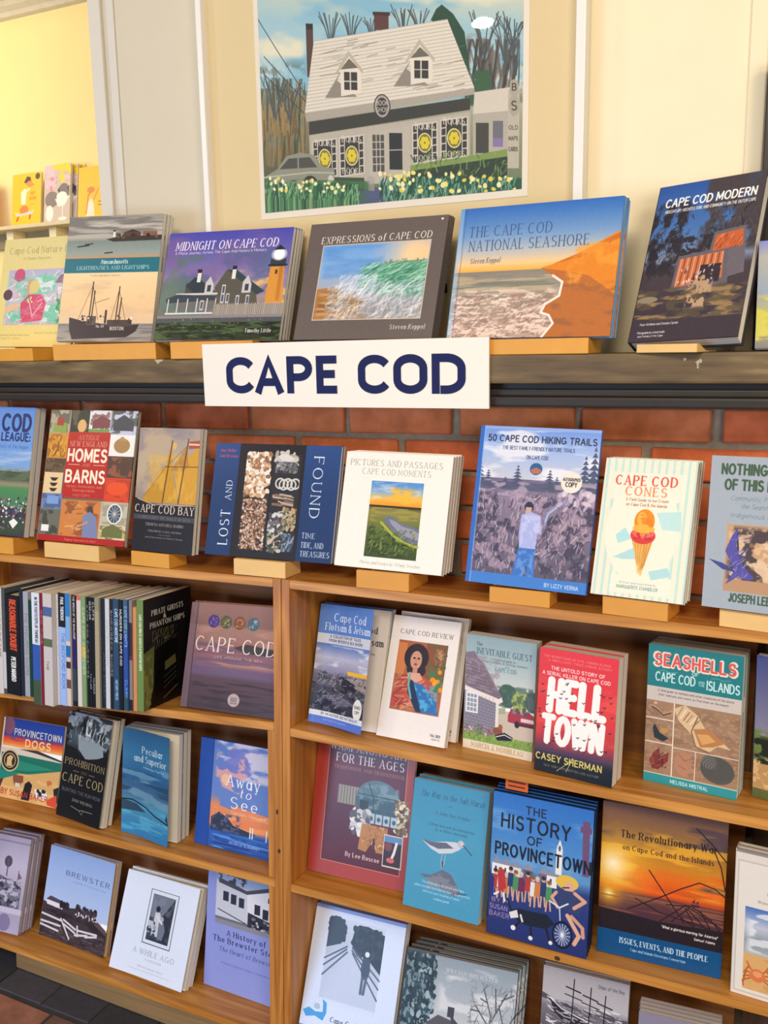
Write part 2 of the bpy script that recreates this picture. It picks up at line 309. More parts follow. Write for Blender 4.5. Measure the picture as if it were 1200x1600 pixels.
def p_seashore(A):
    A.grad(0, 0, 1, .5, [(0, '2f68b8'), (.45, '7196c4'), (.7, 'b4b6b8'), (.88, 'f0c48c'), (1, 'f6a93c')]); A.rect(0, .495, .6, .52, '8d8078')
    A.grad(0, .5, 1, 1, [(0, '877e74'), (.25, '9c9284'), (1, 'b89888')]); A.mottle(0, .5, .7, .75, '6f7468', 3, 14, .48, .6, .8); A.mottle(0, .5, .7, .75, 'c0a888', 3, 16, .55, .62, .7)
    A.mottle(0, .62, .68, 1, 'e6cfc0', 12, 18, .44, .55, .9); A.mottle(0, .65, .68, 1, '94786c', 12, 18, .52, .6, .8); A.strokes(320, 0, .68, .62, 1, .03, 25, 25, .006, ['f0ddd0', 'c8a494', '8a7068', 'e8c8b8'], .7, 4)
    A.poly([.55, .49, .7, .44, 1, .25, 1, 1, .6, 1, .66, .9, .63, .84, .58, .82, .6, .76, .68, .7, .69, .6, .63, .55], 'b5682e')
    A.poly([.55, .49, .7, .44, .82, .36, 1, .245, 1, .7, .84, .56, .7, .52], 'dd8222'); A.poly([.62, .465, .8, .38, 1, .26, 1, .3, .8, .42], 'c4681c'); A.mottle(.7, .3, 1, .65, 'f09a34', 4, 5, .5, .65, .7)
    A.mottle(.62, .6, 1, 1, '8f5a38', 3, 7, .48, .64, .7); A.line([.63, .55, .69, .6, .68, .7, .6, .76, .58, .82, .63, .84, .66, .9, .6, 1], .014, 'f2e0d8')
    A.rect(0, 0, .022, 1, '9cc0e0', .55); A.rect(.03, 0, .036, 1, '30508c', .4)
    A.text('THE CAPE COD', .33, .225, .078, '35507f', fit=.52, wt=.1, ser=1); A.text('NATIONAL SEASHORE', .45, .335, .078, '35507f', fit=.74, wt=.1, ser=1); A.text('Steven Keppel', .19, .43, .038, '5c6878', fit=.19, wt=.13, ser=1, it=.2)
def p_modern(A):
    A.grad(0, 0, 1, 1, [(0, '2f56a0'), (.35, '4f78b4'), (.5, '7d8aa0'), (.56, '4a3f46'), (1, '3e3540')])
    A.mottle(.45, 0, 1, .5, '4a4248', 4, 4, .34, .5); A.mottle(0, .1, .35, .62, '343038', 5, 7, .4, .52); A.mottle(.3, .35, .7, .5, '343038', 8, 6, .42, .5); A.rect(.58, 0, 1, .1, '4a4248', .8)
    A.strokes(160, 0, .12, .4, .6, .05, 70, 40, .008, ['2c2830', '4c464a', '262430'], .8, 3); A.strokes(160, .55, .14, 1, .45, .05, 60, 50, .008, ['3c383c', '5a5450', '2c2a30'], .8, 4)
    A.text('CAPE COD MODERN', .51, .145, .05, 'f4f2f0', fit=.84, wt=.17, it=.06); A.text('MIDCENTURY ARCHITECTURE AND COMMUNITY ON THE OUTER CAPE', .52, .185, .018, 'd8d4d4', fit=.84, wt=.16)
    A.poly([.32, .48, .78, .45, .82, .68, .3, .7], '66606c'); A.poly([.62, .35, .9, .33, .95, .62, .8, .64, .78, .47, .6, .48], '6c646c'); A.poly([.64, .37, .88, .35, .9, .45, .63, .47], 'c4643c')
    A.poly([.34, .5, .74, .475, .76, .64, .33, .68], 'c87048'); 
    for k in range(13): A.line([.36+k*.031, .5-k*.0015, .345+k*.032, .67-k*.003], .008, '5c3a34' if k % 2 else 'e0b094')
    A.rect(.55, .55, .74, .66, '3c3038'); A.strokes(40, .36, .55, .74, .66, .02, 85, 10, .012, ['e8e2dc', 'b8c4d0', '40343c'], .8, 5); A.strokes(24, .65, .37, .88, .46, .06, 60, 10, .008, ['e09068', '8c3c28'], .8, 5)
    A.mottle(0, .68, 1, .88, 'a08058', 6, 7, .48, .62, .9); A.mottle(0, .66, 1, .9, '5a5040', 9, 9, .5, .6, .8); A.mottle(.45, .6, .7, .82, 'b89878', 7, 8, .5, .58); A.rect(0, .87, 1, 1, '413842', .85); A.ell(.1, .74, .1, .02, '8f8470')
    A.text('Peter McMahon and Christine Cipriani', .26, .9, .013, 'c8c4c4', fit=.36, wt=.14); A.text('Photographs by a local studio', .2, .95, .012, 'c8c4c4', fit=.26, wt=.14); A.text('and friends of the Cape', .2, .972, .012, 'c8c4c4', fit=.24, wt=.14)
def p_marsh(A):
    A.grad(0, 0, 1, .5, [(0, '7a80c8'), (.3, 'a8a8a0'), (1, '8898b0')]); A.grad(0, .5, 1, 1, [(0, '9098a8'), (.5, 'b8b048'), (1, '6a6a70')]); A.mottle(0, .5, 1, 1, 'c8c040', 3, 5, .5, .6)
def p_league(A):
    A.grad(0, 0, 1, 1, [(0, '5c8cd8'), (.45, '7aa4dc'), (.5, '8a9ca0'), (.56, '5c6a58'), (.6, '9a8c70'), (.63, '4f8a58'), (1, '3f6a50')]); A.mottle(.2, .3, 1, .5, 'b4c4dc', 2, 8, .5, .7, .7)
    A.rect(0, .5, 1, .57, '4a5848'); A.mottle(0, .48, 1, .58, '5f6a50', 12, 4, .45, .6)
    A.poly([0, .7, 1, .8, 1, 1, 0, 1], '3c3a44'); A.dots(260, 0, .7, 1, .95, .008, .016, ['c8a0a0', 'e8e4e0', '6a3c4c', '4a4c78', '2c2c38', 'b84a4a', '8c94b8'], 1, 1, 8); A.mottle(.4, .85, 1, 1, '3a4c38', 4, 4, .4, .55)
    A.text('CAPE COD', .5, .18, .12, '1c2c6c', fit=.9, wt=.22); A.text('BASEBALL LEAGUE:', .52, .26, .058, '1c2c6c', fit=.88, wt=.22); A.text('A history of the league', .72, .32, .03, '4a70b8', fit=.45, wt=.12)
    A.poly([.85, .86, .91, .89, .85, .94, .79, .89], 'f0f0e8')
def p_homes(A):
    A.rect(0, 0, 1, 1, '6a6258'); g = [0, .22, .47, .72, 1]
    T = [(0, 0, .24, .18, 'b0a48c', '5a5648'), (.24, 0, .46, .17, '2e3024', '66604c'), (.46, 0, .7, .17, 'e4e4e8', '7a4a44'), (.7, 0, 1, .18, 'c4c4dc', '3c4438'), (0, .18, .24, .37, 'd0902c', 'a05c1c'), (0, .37, .24, .48, '705840', '4c3c2c'),
         (0, .48, .22, .64, 'e8c898', 'e8c898'), (0, .64, .24, .76, '6a84b8', '4c5c74'), (0, .76, .24, .96, '6c6c60', '3c4034'), (.72, .18, 1, .34, 'eceae6', 'eceae6'), (.72, .34, 1, .5, '54382c', 'a0583c'), (.72, .5, 1, .68, 'd84424', 'b03820'),
         (.7, .68, 1, .85, 'c0b8a4', '9c947c'), (.7, .85, 1, .96, 'd8c8a0', '5c5438'), (.24, .68, .7, .96, 'd08040', '8c4c28')]
    for x0, y0, x1, y1, c, d in T: A.rect(x0, y0, x1, y1, c); A.mottle(x0, y0, x1, y1, d, 4, 4, .48, .56, .8)
    A.rect(.04, .1, .2, .17, '8ca048'); A.rect(.08, .06, .16, .12, 'a83c34'); A.ell(.38, .12, .05, .05, 'e0b070'); A.poly([.5, .08, .6, .04, .7, .07, .7, .13, .5, .14], '7c4044'); A.rect(.46, .14, .7, .17, '70984c')
    A.poly([.74, .08, .85, .03, .97, .08, .97, .15, .74, .15], '40404c'); A.strokes(30, .03, .2, .22, .36, .06, 80, 20, .012, ['e8b040', '8c5418'], .8, 4)
    for y in (.52, .56, .6): A.poly([.07, y, .17, y, .14, y+.025, .1, y+.025], '2c241c')
    A.ell(.86, .26, .09, .055, 'a8804c'); A.poly([.8, .22, .86, .19, .92, .23], 'b48c58'); A.ell(.86, .58, .12, .05, 'e85020'); A.ell(.86, .765, .085, .075, 'f0ece4'); A.ell(.86, .765, .07, .066, '3c5064')
    for k in range(6): A.line([.86-.07*math.cos(k*.52), .765-.06*math.sin(k*.52), .86+.07*math.cos(k*.52), .765+.06*math.sin(k*.52)], .006, 'c8c4bc')
    A.strokes(20, .27, .7, .5, .94, .08, 0, 20, .012, ['e8a860', '9c5c30', 'c88c50'], .9, 6); A.ell(.58, .75, .035, .03, '4a4038'); A.poly([.5, .8, .58, .76, .66, .8, .7, .96, .52, .96], '7c84ac'); A.line([.4, .9, .56, .84], .02, 'c8906c'); A.rect(.06, .66, .2, .72, '7c9cd8')
    A.rect(.03, .88, .12, .93, 'f0ece4'); A.rect(.7, .9, 1, .94, 'c0b070'); A.poly([.74, .88, .85, .84, .97, .88, .97, .94, .74, .94], '6c7040')
    A.rect(.235, .165, .72, .665, 'b8241c')
    for t, y, h, f, c in (('ANTIQUE', .225, .035, .24, 'd8a088'), ('NEW ENGLAND', .275, .038, .42, 'e0b8a0'), ('HOMES', .385, .085, .44, 'fbe8d0'), ('BARNS', .545, .085, .44, 'fbe8d0'), ('AND', .425, .02, .08, 'f0c8b0'), ('History, Restoration, and', .585, .018, .4, 'e0a890'), ('Reinterpretation', .615, .018, .25, 'e0a890')):
        A.text(t, .478, y, h, c, fit=f, wt=.22 if h > .05 else .12, ser=h < .05)
    A.rect(.27, .412, .4, .417, 'f0c8b0'); A.rect(.56, .412, .69, .417, 'f0c8b0')
    A.rect(0, .955, 1, 1, 'b0201c'); A.text('Regina Cole and Eric Roth', .5, .985, .012, 'e8a090', fit=.36, wt=.14); A.text('HISTORY', .46, .652, .016, 'e0907c', fit=.2, wt=.14)
def p_bay(A):
    A.grad(0, 0, 1, .62, [(0, 'a8988c'), (.5, 'b0a094'), (1, '94847c')]); A.mottle(0, 0, 1, .6, 'c0a888', 3, 3, .5, .65, .7); A.mottle(0, 0, 1, .6, '8c8088', 3, 4, .52, .66, .7)
    A.poly([.13, .57, .45, .3, .5, .6, .15, .6], 'c08c2c'); A.poly([.45, .36, .55, .12, .6, .36, .72, .6, .5, .6], 'c8942c'); A.poly([.62, .36, .8, .24, 1, .14, 1, .6, .74, .6], 'd09a34'); A.poly([.56, .34, .8, .14, .85, .3, .75, .34], 'b48438')
    A.mottle(.15, .2, 1, .6, 'e0b04c', 6, 3, .52, .64, .6); A.line([.56, .1, .46, .6], .016, '5c2c20'); A.line([.82, .08, .72, .6], .016, '5c2c20'); A.line([.46, .31, 1, .3], .01, '6c3c24'); A.line([.14, .56, .5, .3, .82, .13], .006, '7c5434')
    A.poly([.83, .1, 1, .09, 1, .15, .83, .16], 'a8543c'); A.rect(.83, .115, 1, .13, 'e8c8a0'); A.ell(.6, .14, .035, .03, 'd8b060')
    A.poly([0, .57, .25, .61, .8, .62, 1, .6, 1, 1, 0, 1], '211c20'); A.line([.05, .58, .3, .62, 1, .61], .01, 'c8b090')
    A.text('CAPE COD BAY', .5, .685, .06, 'f0e0cc', fit=.96, wt=.14, ser=1); A.rect(0, .705, 1, .745, '44424a'); A.text('A HISTORY OF SALT & SEA', .5, .735, .02, '8c8c98', fit=.86, wt=.12, ser=1)
    A.text('THERESA MITCHELL BARBO', .52, .79, .02, 'c8c0b8', fit=.62, wt=.14, ser=1); A.text('FOREWORD BY A LOCAL HISTORIAN', .53, .84, .014, 'b0a8a4', fit=.55, wt=.12); A.text('with a note', .53, .865, .01, 'a09894', fit=.2, wt=.12); A.text('and afterword by a friend of the bay', .53, .89, .013, 'a09894', fit=.62, wt=.12)
def p_lost(A):
    A.grad(0, 0, 1, 1, [(0, '2a4a86'), (.4, '1f3c6e'), (1, '1c3462')]); A.rect(.2, 0, .73, 1, '221e24')
    A.rect(.26, .08, .47, .93, '3c302a'); A.dots(420, .27, .08, .46, .46, .007, .016, ['c8a078', 'e8dcd0', 'a07050', 'e0b890', '8c6448', 'f0e8e0'], 1, 1.5, 1); A.dots(560, .27, .49, .46, .93, .006, .009, ['c8a890', '8c6450', 'e0ccbc', 'a88068', '6c4c40'], 1, 1, 2)
    A.rect(.48, .08, .7, .93, '2c2a2e'); A.dots(30, .5, .08, .68, .18, .01, .02, ['c8c0b8', 'a8a098'], 1, 2, 3); A.strokes(50, .5, .15, .68, .25, .05, 20, 40, .012, ['5c5c64', '8c8c90', '3c3c44'], .9, 4)
    A.ell(.58, .115, .06, .03, 'd8d4d0', rot=10)
    for k in range(5): A.ell(.55+k*.03, .34+.01*(k % 2), .04, .05, 'd0ccc8', ring=.012)
    A.strokes(18, .5, .42, .67, .54, .14, -6, 6, .012, ['b0a498', '8c6c58', 'd0c4b8', '6c5448'], 1, 5); A.dots(90, .49, .6, .6, .78, .008, .018, ['a8acb0', '6c6c70', 'd0d0d0', '4c4448'], 1, 1.6, 6); A.dots(70, .6, .56, .7, .74, .006, .014, ['8c8068', 'b0a890', '5c5850', 'c89c68'], 1, 1.5, 7)
    A.dots(70, .49, .78, .6, .93, .006, .014, ['4c5c48', '8c8c80', 'c8b8a8', '3c3c38'], 1, 1.5, 8); A.strokes(40, .61, .77, .7, .93, .05, 75, 20, .01, ['4c5c74', '2c3c54', '8c98a8'], 1, 9)
    A.rect(.2, 0, .262, 1, '221e24'); A.rect(.7, 0, .73, 1, '221e24'); A.rect(.474, 0, .482, 1, '221e24')
    A.text('Amy Heller', .1, .075, .026, 'e0506c', fit=.13, wt=.14, ser=1, it=.2); A.text('Gail Browne', .11, .125, .026, 'e0506c', fit=.15, wt=.14, ser=1, it=.2)
    A.text('LOST', .17, .75, .09, 'e8ecf4', fit=.3, wt=.12, ser=1, rot=-90); A.text('AND', .165, .42, .06, 'e8ecf4', fit=.17, wt=.12, ser=1, rot=-90); A.text('FOUND', .8, .36, .09, 'e8ecf4', fit=.52, wt=.12, ser=1, rot=90)
    A.text('TIME', .76, .8, .045, 'd8e0ec', fit=.1, wt=.12, ser=1, al='l'); A.text('TIDE, AND', .76, .88, .045, 'd8e0ec', fit=.17, wt=.12, ser=1, al='l'); A.text('TREASURES', .76, .955, .045, 'd8e0ec', fit=.22, wt=.12, ser=1, al='l')
def p_pictures(A):
    A.rect(0, 0, 1, 1, 'f0ece4'); A.text('PICTURES AND PASSAGES', .48, .115, .05, '8c8478', fit=.86, wt=.1, ser=1); A.text('CAPE COD MOMENTS', .49, .19, .05, '9c9488', fit=.64, wt=.1, ser=1)
    x0, y0, x1, y1 = .27, .245, .76, .9; A.grad(x0, y0, x1, .46, [(0, '4a86d0'), (.45, '8cacc8'), (.7, 'f0b850'), (1, 'f0901c')]); A.mottle(x0, y0, x1, .42, 'd8dce4', 3, 5, .5, .66, .6); A.mottle(.45, y0+.04, x1, .45, 'f8b838', 2, 4, .4, .6, .9)
    A.grad(x0, .455, x1, y1, [(0, '3c3c24'), (.1, '8c8444'), (.5, '5c6c30'), (1, '3c4c24')]); A.mottle(x0, .46, x1, .6, 'a09448', 3, 10, .48, .6, .8); A.rect(x0, .452, x1, .47, '302c20')
    A.mottle(x0, .6, x1, y1, '2c3c1c', 9, 12, .5, .58, .8); A.poly([.42, .56, .46, .545, .52, .55, .54, .575, .6, .6, .68, .61, x1, .64, x1, .77, .68, .755, .58, .71, .5, .66, .46, .61, .42, .585], '6c7088'); A.poly([.47, .565, .53, .58, .6, .62, .7, .64, x1, .67, x1, .73, .66, .71, .56, .66, .5, .61], '9494a8')
    A.line([.4, .6, .45, .64, .52, .7, .62, .75, .7, .775, .76, .785], .022, 'a8b040'); A.strokes(170, x0+.03, .65, x1-.03, y1-.02, .03, 60, 25, .006, ['7c8c3c', '4c6028', 'a0a84c', '2c3c1c'], .8, 4)
    A.text('Photos and Essays by Tiffany Strother', .52, .96, .024, 'a09890', fit=.56, wt=.1, ser=1, it=.2)
def p_hiking(A):
    A.grad(0, 0, 1, .35, [(0, '6a90dc'), (.4, '9cb4e4'), (1, 'c8c8d4')]); A.mottle(0, 0, 1, .35, 'eceaf0', 3, 5, .48, .62, .8); A.rect(0, 0, 1, .02, '8ca8e4')
    A.grad(0, .33, 1, .93, [(0, '6c6484'), (.2, '8c7c94'), (1, '5c5468')])
    for x, h in ((.1, .12), (.35, .16), (.62, .14), (.68, .1), (.9, .24), (.97, .3), (.8, .12), (.02, .2), (.25, .08)): 
        for k in range(7): A.poly([x-.012-.01*k, .4-h*.9+k*h*.13, x, .4-h+k*h*.12, x+.012+.01*k, .4-h*.9+k*h*.13], '4a5270')
    A.rect(0, .35, 1, .4, '4f5470', .8); A.mottle(0, .32, 1, .5, 'b0a0b4', 10, 8, .5, .6, .8); A.mottle(0, .4, 1, .93, '3c3850', 12, 10, .5, .58, .8); A.mottle(0, .4, 1, .93, 'a890a4', 14, 10, .55, .62, .8)
    A.strokes(520, .04, .42, .96, .93, .045, 82, 22, .0055, ['c4b4c4', '8c7c98', '4c4460', 'dcd0d8', '6c6080', '3c3450'], .75, 4); A.line([.62, .6, .63, .53, .7, .48, .8, .44], .022, '8890b8'); A.line([.62, .58, .64, .53, .7, .49], .012, 'a8b8dc')
    A.dots(16, .7, .38, .98, .5, .012, .02, ['c8b4cc', 'dcccd8'], .8, 2.2, 5)
    A.text('50 CAPE COD HIKING TRAILS', .52, .095, .038, '1c2440', fit=.9, wt=.17); A.text('THE BEST FAMILY-FRIENDLY NATURE TRAILS', .5, .145, .022, '2c3868', fit=.6, wt=.12); A.text('ON CAPE COD', .5, .2, .022, '2c3868', fit=.18, wt=.12)
    A.ell(.5, .26, .052, .038, '2c5c94'); A.poly([.455, .265, .5, .25, .545, .265, .53, .29, .47, .29], 'b86c5c'); A.ell(.8, .33, .085, .064, 'ece0d4'); A.text('AUTOGRAPHED', .8, .32, .018, '3c3440', fit=.14, wt=.16, rot=0); A.text('COPY', .8, .355, .026, '2c2430', fit=.09, wt=.18)
    A.ell(.475, .5, .038, .034, '2c2c48'); A.rect(.45, .5, .5, .54, 'c8a498'); A.poly([.42, .55, .5, .53, .58, .55, .6, .66, .565, .66, .56, .76, .425, .76, .41, .66], 'a8b0e4'); A.mottle(.42, .54, .59, .76, 'c8c8ec', 4, 5, .5, .6, .7)
    A.poly([.42, .755, .56, .755, .57, .95, .51, .95, .5, .85, .46, .95, .38, .95], '3c70c0'); A.mottle(.4, .76, .57, .95, '6c98dc', 5, 4, .5, .6, .8)
    A.rect(0, .93, 1, 1, '3f7ccc'); A.text('BY LIZZY VERNA', .8, .978, .022, 'c8d4ec', fit=.27, wt=.16); A.rect(0, 0, .03, 1, '2f68c0'); A.rect(.03, 0, .04, 1, '8cb0e8', .6)
def p_cones(A):
    A.rect(0, 0, 1, 1, 'f2e6d2')
    for k in range(13): A.rect(.02+k*.08, 0, .05+k*.08, 1, 'b4dcd8', .8)
    A.ell(.48, .52, .4, .36, 'f4ead8'); A.rect(.1, .1, .9, .3, 'f4ead8', .7); A.rect(.2, .84, .85, .97, 'f4ead8')
    A.poly([.62, .38, .88, .36, .9, .5, .7, .5], 'b0dce0', .8); A.poly([.2, .56, .3, .5, .38, .58, .24, .62], 'b0dce0'); A.poly([.2, .72, .42, .64, .48, .72, .3, .73], 'b0d8dc'); A.poly([.6, .8, .8, .76, .84, .82, .64, .86], 'b0d8dc')
    A.text('CAPE COD', .47, .19, .066, 'e0503c', fit=.66, wt=.19, ser=1); A.text('CONES', .48, .265, .062, 'e88c5c', fit=.44, wt=.19, ser=1); A.text('A Field Guide to Ice Cream', .5, .305, .02, 'a06850', fit=.46, wt=.12); A.text('on Cape Cod & the Islands', .5, .34, .02, 'a06850', fit=.44, wt=.12)
    A.poly([.38, .57, .62, .57, .52, .84], 'e0a048'); 
    for k in range(7): A.line([.39+k*.035, .58, .5+k*.008, .82-.01*k], .006, 'b87430'); A.line([.61-k*.035, .58, .53-k*.008, .82], .006, 'f4cc80')
    A.ell(.5, .55, .135, .06, 'd83c3c'); A.ell(.5, .53, .12, .04, 'ec6c5c'); A.dots(14, .4, .52, .6, .58, .01, .02, ['f09080', 'c02c34'], .8); A.ell(.5, .45, .11, .09, 'f08c1c'); A.ell(.5, .5, .12, .03, 'f8b444'); A.ell(.47, .43, .05, .05, 'f8b04c'); A.mottle(.4, .38, .6, .5, 'e0701c', 5, 5, .5, .6, .6)
    A.text('Written and illustrated by', .5, .9, .014, '8ca8a4', fit=.4, wt=.12); A.text('MARGUERITE CHANDLER', .5, .935, .022, '5c9894', fit=.44, wt=.14)
def p_nothing(A):
    A.rect(0, 0, 1, 1, 'a2aab4'); A.text('NOTHING MORE', .545, .115, .062, '3f5638', fit=.84, wt=.22); A.text('OF THIS LAND', .54, .215, .062, '3f5638', fit=.74, wt=.22)
    A.text('Community, Power, and', .58, .285, .03, '5c7c80', fit=.68, wt=.07, it=.3); A.text('the Search for', .56, .335, .03, '5c7c80', fit=.4, wt=.07, it=.3); A.text('Indigenous Identity', .58, .395, .03, '5c7c80', fit=.66, wt=.07, it=.3)
    A.rect(.22, .44, .98, .88, 'c49a70'); A.mottle(.22, .44, .98, .88, '3c2c28', 4, 5, .46, .54, .9); A.mottle(.22, .44, .98, .88, 'e4c4a0', 6, 7, .52, .6, .9); A.rect(.22, .8, .98, .88, 'b88c64'); A.dots(12, .4, .5, .95, .7, .02, .035, ['d8b088', 'e8cca8', '8c6448'], 1, 1.3); A.line([.34, .5, .36, .6, .36, .78], .02, '302420')
    A.poly([.22, .62, .28, .52, .34, .46, .34, .58, .42, .7, .56, .78, .5, .8, .38, .78, .24, .84, .34, .74], '54489c'); A.poly([.04, .68, .2, .7, .4, .76, .2, .74], '3c3c80'); A.strokes(30, .24, .5, .5, .8, .08, 60, 30, .01, ['8c84c0', '3c3070', '7468b0'], .8, 4)
    A.text('JOSEPH LEE', .52, .945, .05, '3f5638', fit=.44, wt=.2)
def dune(A, x0, y0, x1, y1):
    A.grad(x0, y0, x1, y1, [(0, '5a78b8'), (.2, 'b8b8d0'), (.42, '8c8ca8'), (.5, '50505c'), (1, '343848')]); A.mottle(x0, y0, x1, y0+(y1-y0)*.42, 'e4e0ec', 3, 4, .48, .6, .8); A.rect(x0+(x1-x0)*.6, y0+(y1-y0)*.36, x1, y0+(y1-y0)*.42, 'f0b83c')
    m = y0+(y1-y0)*.4; A.mottle(x0, m, x1, y1, '6c6c80', 4, 7, .48, .58, .9); A.poly([x0+.15, y1-.3, x0+.5, y1-.26, x1, m+.12, x1, m+.02, x0+.3, m+.05], 'b8a498', .7); A.mottle(x0, m, x1, y1, '24283c', 7, 9, .52, .6, .9); A.strokes(170, x0+.03, m, x1-.03, y1, .06, 40, 35, .008, ['30344c', '8c8c9c', 'c0b8b8', '1c2030'], .7, 3)
def p_flotsam(A):
    A.rect(0, 0, 1, 1, '5a82c8'); A.text('Cape Cod', .55, .135, .065, 'f0f2f6', fit=.62, wt=.13, ser=1); A.text('Flotsam & Jetsam', .54, .215, .06, 'f0f2f6', fit=.86, wt=.12, ser=1); A.rect(0, .245, 1, .33, 'ccd0dc')
    A.text('A COLLECTION OF TALES', .5, .275, .02, '3c4058', fit=.6, wt=.18); A.text('FROM WOODS & SEA SHORE', .52, .31, .02, '3c4058', fit=.66, wt=.18); dune(A, 0, .33, 1, .89); A.ell(.88, .82, .09, .085, 'e8e4e0'); A.text('SIGNED', .88, .81, .022, '404048', fit=.12, wt=.14); A.text('COPY', .88, .85, .022, '404048', fit=.09, wt=.14)
    A.rect(0, .89, 1, .935, 'dde0ea'); A.text('BY AN AUTHOR AND NATURALIST', .55, .92, .018, '3c4058', fit=.72, wt=.16); A.rect(0, .935, 1, 1, '5a78d0'); A.text('with local photographs', .45, .965, .015, '9cb0e8', fit=.45, wt=.14)
def p_titlepage(A):
    A.rect(0, 0, 1, 1, 'd8d0cc'); A.text('Cape Cod', .6, .2, .05, '3c3c44', fit=.5, wt=.17, ser=1); A.text('Flotsam & Jetsam', .55, .3, .055, '3c3c44', fit=.8, wt=.17, ser=1); A.text('Tales from the wrack line', .6, .38, .02, '6c6868', fit=.5, wt=.12)
def p_review(A):
    A.rect(0, 0, 1, 1, 'eae2de'); A.text('CAPE COD REVIEW', .52, .145, .035, '3c3c3c', fit=.78, wt=.12, ser=1)
    x0, y0, x1, y1 = .13, .2, .86, .77; A.rect(x0, y0, x1, y1, 'a8603c'); A.mottle(x0, y0, x1, y1, 'd08c60', 3, 4, .48, .6, .8); A.rect(.55, y0, x1, .5, '6c5c3c'); A.mottle(.5, y0, x1, .55, '8c4c30', 4, 5, .48, .58, .9); A.mottle(.6, .32, x1, .6, '3c7c48', 6, 7, .5, .58, .9); A.dots(6, .66, .42, .84, .6, .025, .04, ['f0a020', 'e88c18'])
    A.rect(x0, .22, .26, .48, 'd07c44'); A.ell(.42, .33, .18, .115, '2c2028'); A.ell(.44, .43, .14, .06, '2c2028'); A.ell(.42, .35, .085, .075, 'c89078'); A.ell(.39, .335, .018, .008, '2c1c1c'); A.ell(.455, .335, .018, .008, '2c1c1c'); A.ell(.42, .385, .025, .01, 'a03c38'); A.line([.42, .335, .418, .362], .01, 'a8705c'); A.rect(.39, .41, .46, .47, 'c08870')
    A.poly([.22, .5, .36, .45, .5, .46, .66, .5, .74, .6, .6, .66, .36, .7, x0, .76, x0, .66], 'b8503c'); A.strokes(70, .15, .48, .7, .76, .12, 20, 25, .014, ['d88060', '8c2c28', 'e8a080', 'a03c34'], .8, 5); A.poly([.32, .46, .5, .45, .56, .5, .44, .54, .34, .52], 'd8a088')
    A.poly([.36, .52, .56, .54, .8, .66, .84, .76, .6, .76, .42, .66], '2c6cb0'); A.mottle(.38, .53, .82, .76, '58b0d8', 8, 8, .52, .6, .8); A.poly([.34, .5, .42, .52, .6, .76, .52, .76, .36, .62], '1c2c50'); A.line([.36, .46, .36, .56, .42, .66], .03, '70a8a0')
    A.ell(.76, .3, .09, .06, '8c5c40'); A.ell(.76, .29, .05, .04, 'b88868'); A.dots(50, .7, .24, .86, .4, .008, .02, ['6c4c30', '4c5c38', 'a87850'], .8)
    A.text('FALL 2023', .85, .93, .018, '3c3c3c', fit=.14, wt=.16); A.text('volume five', .86, .955, .013, '6c6c6c', fit=.12, wt=.12)
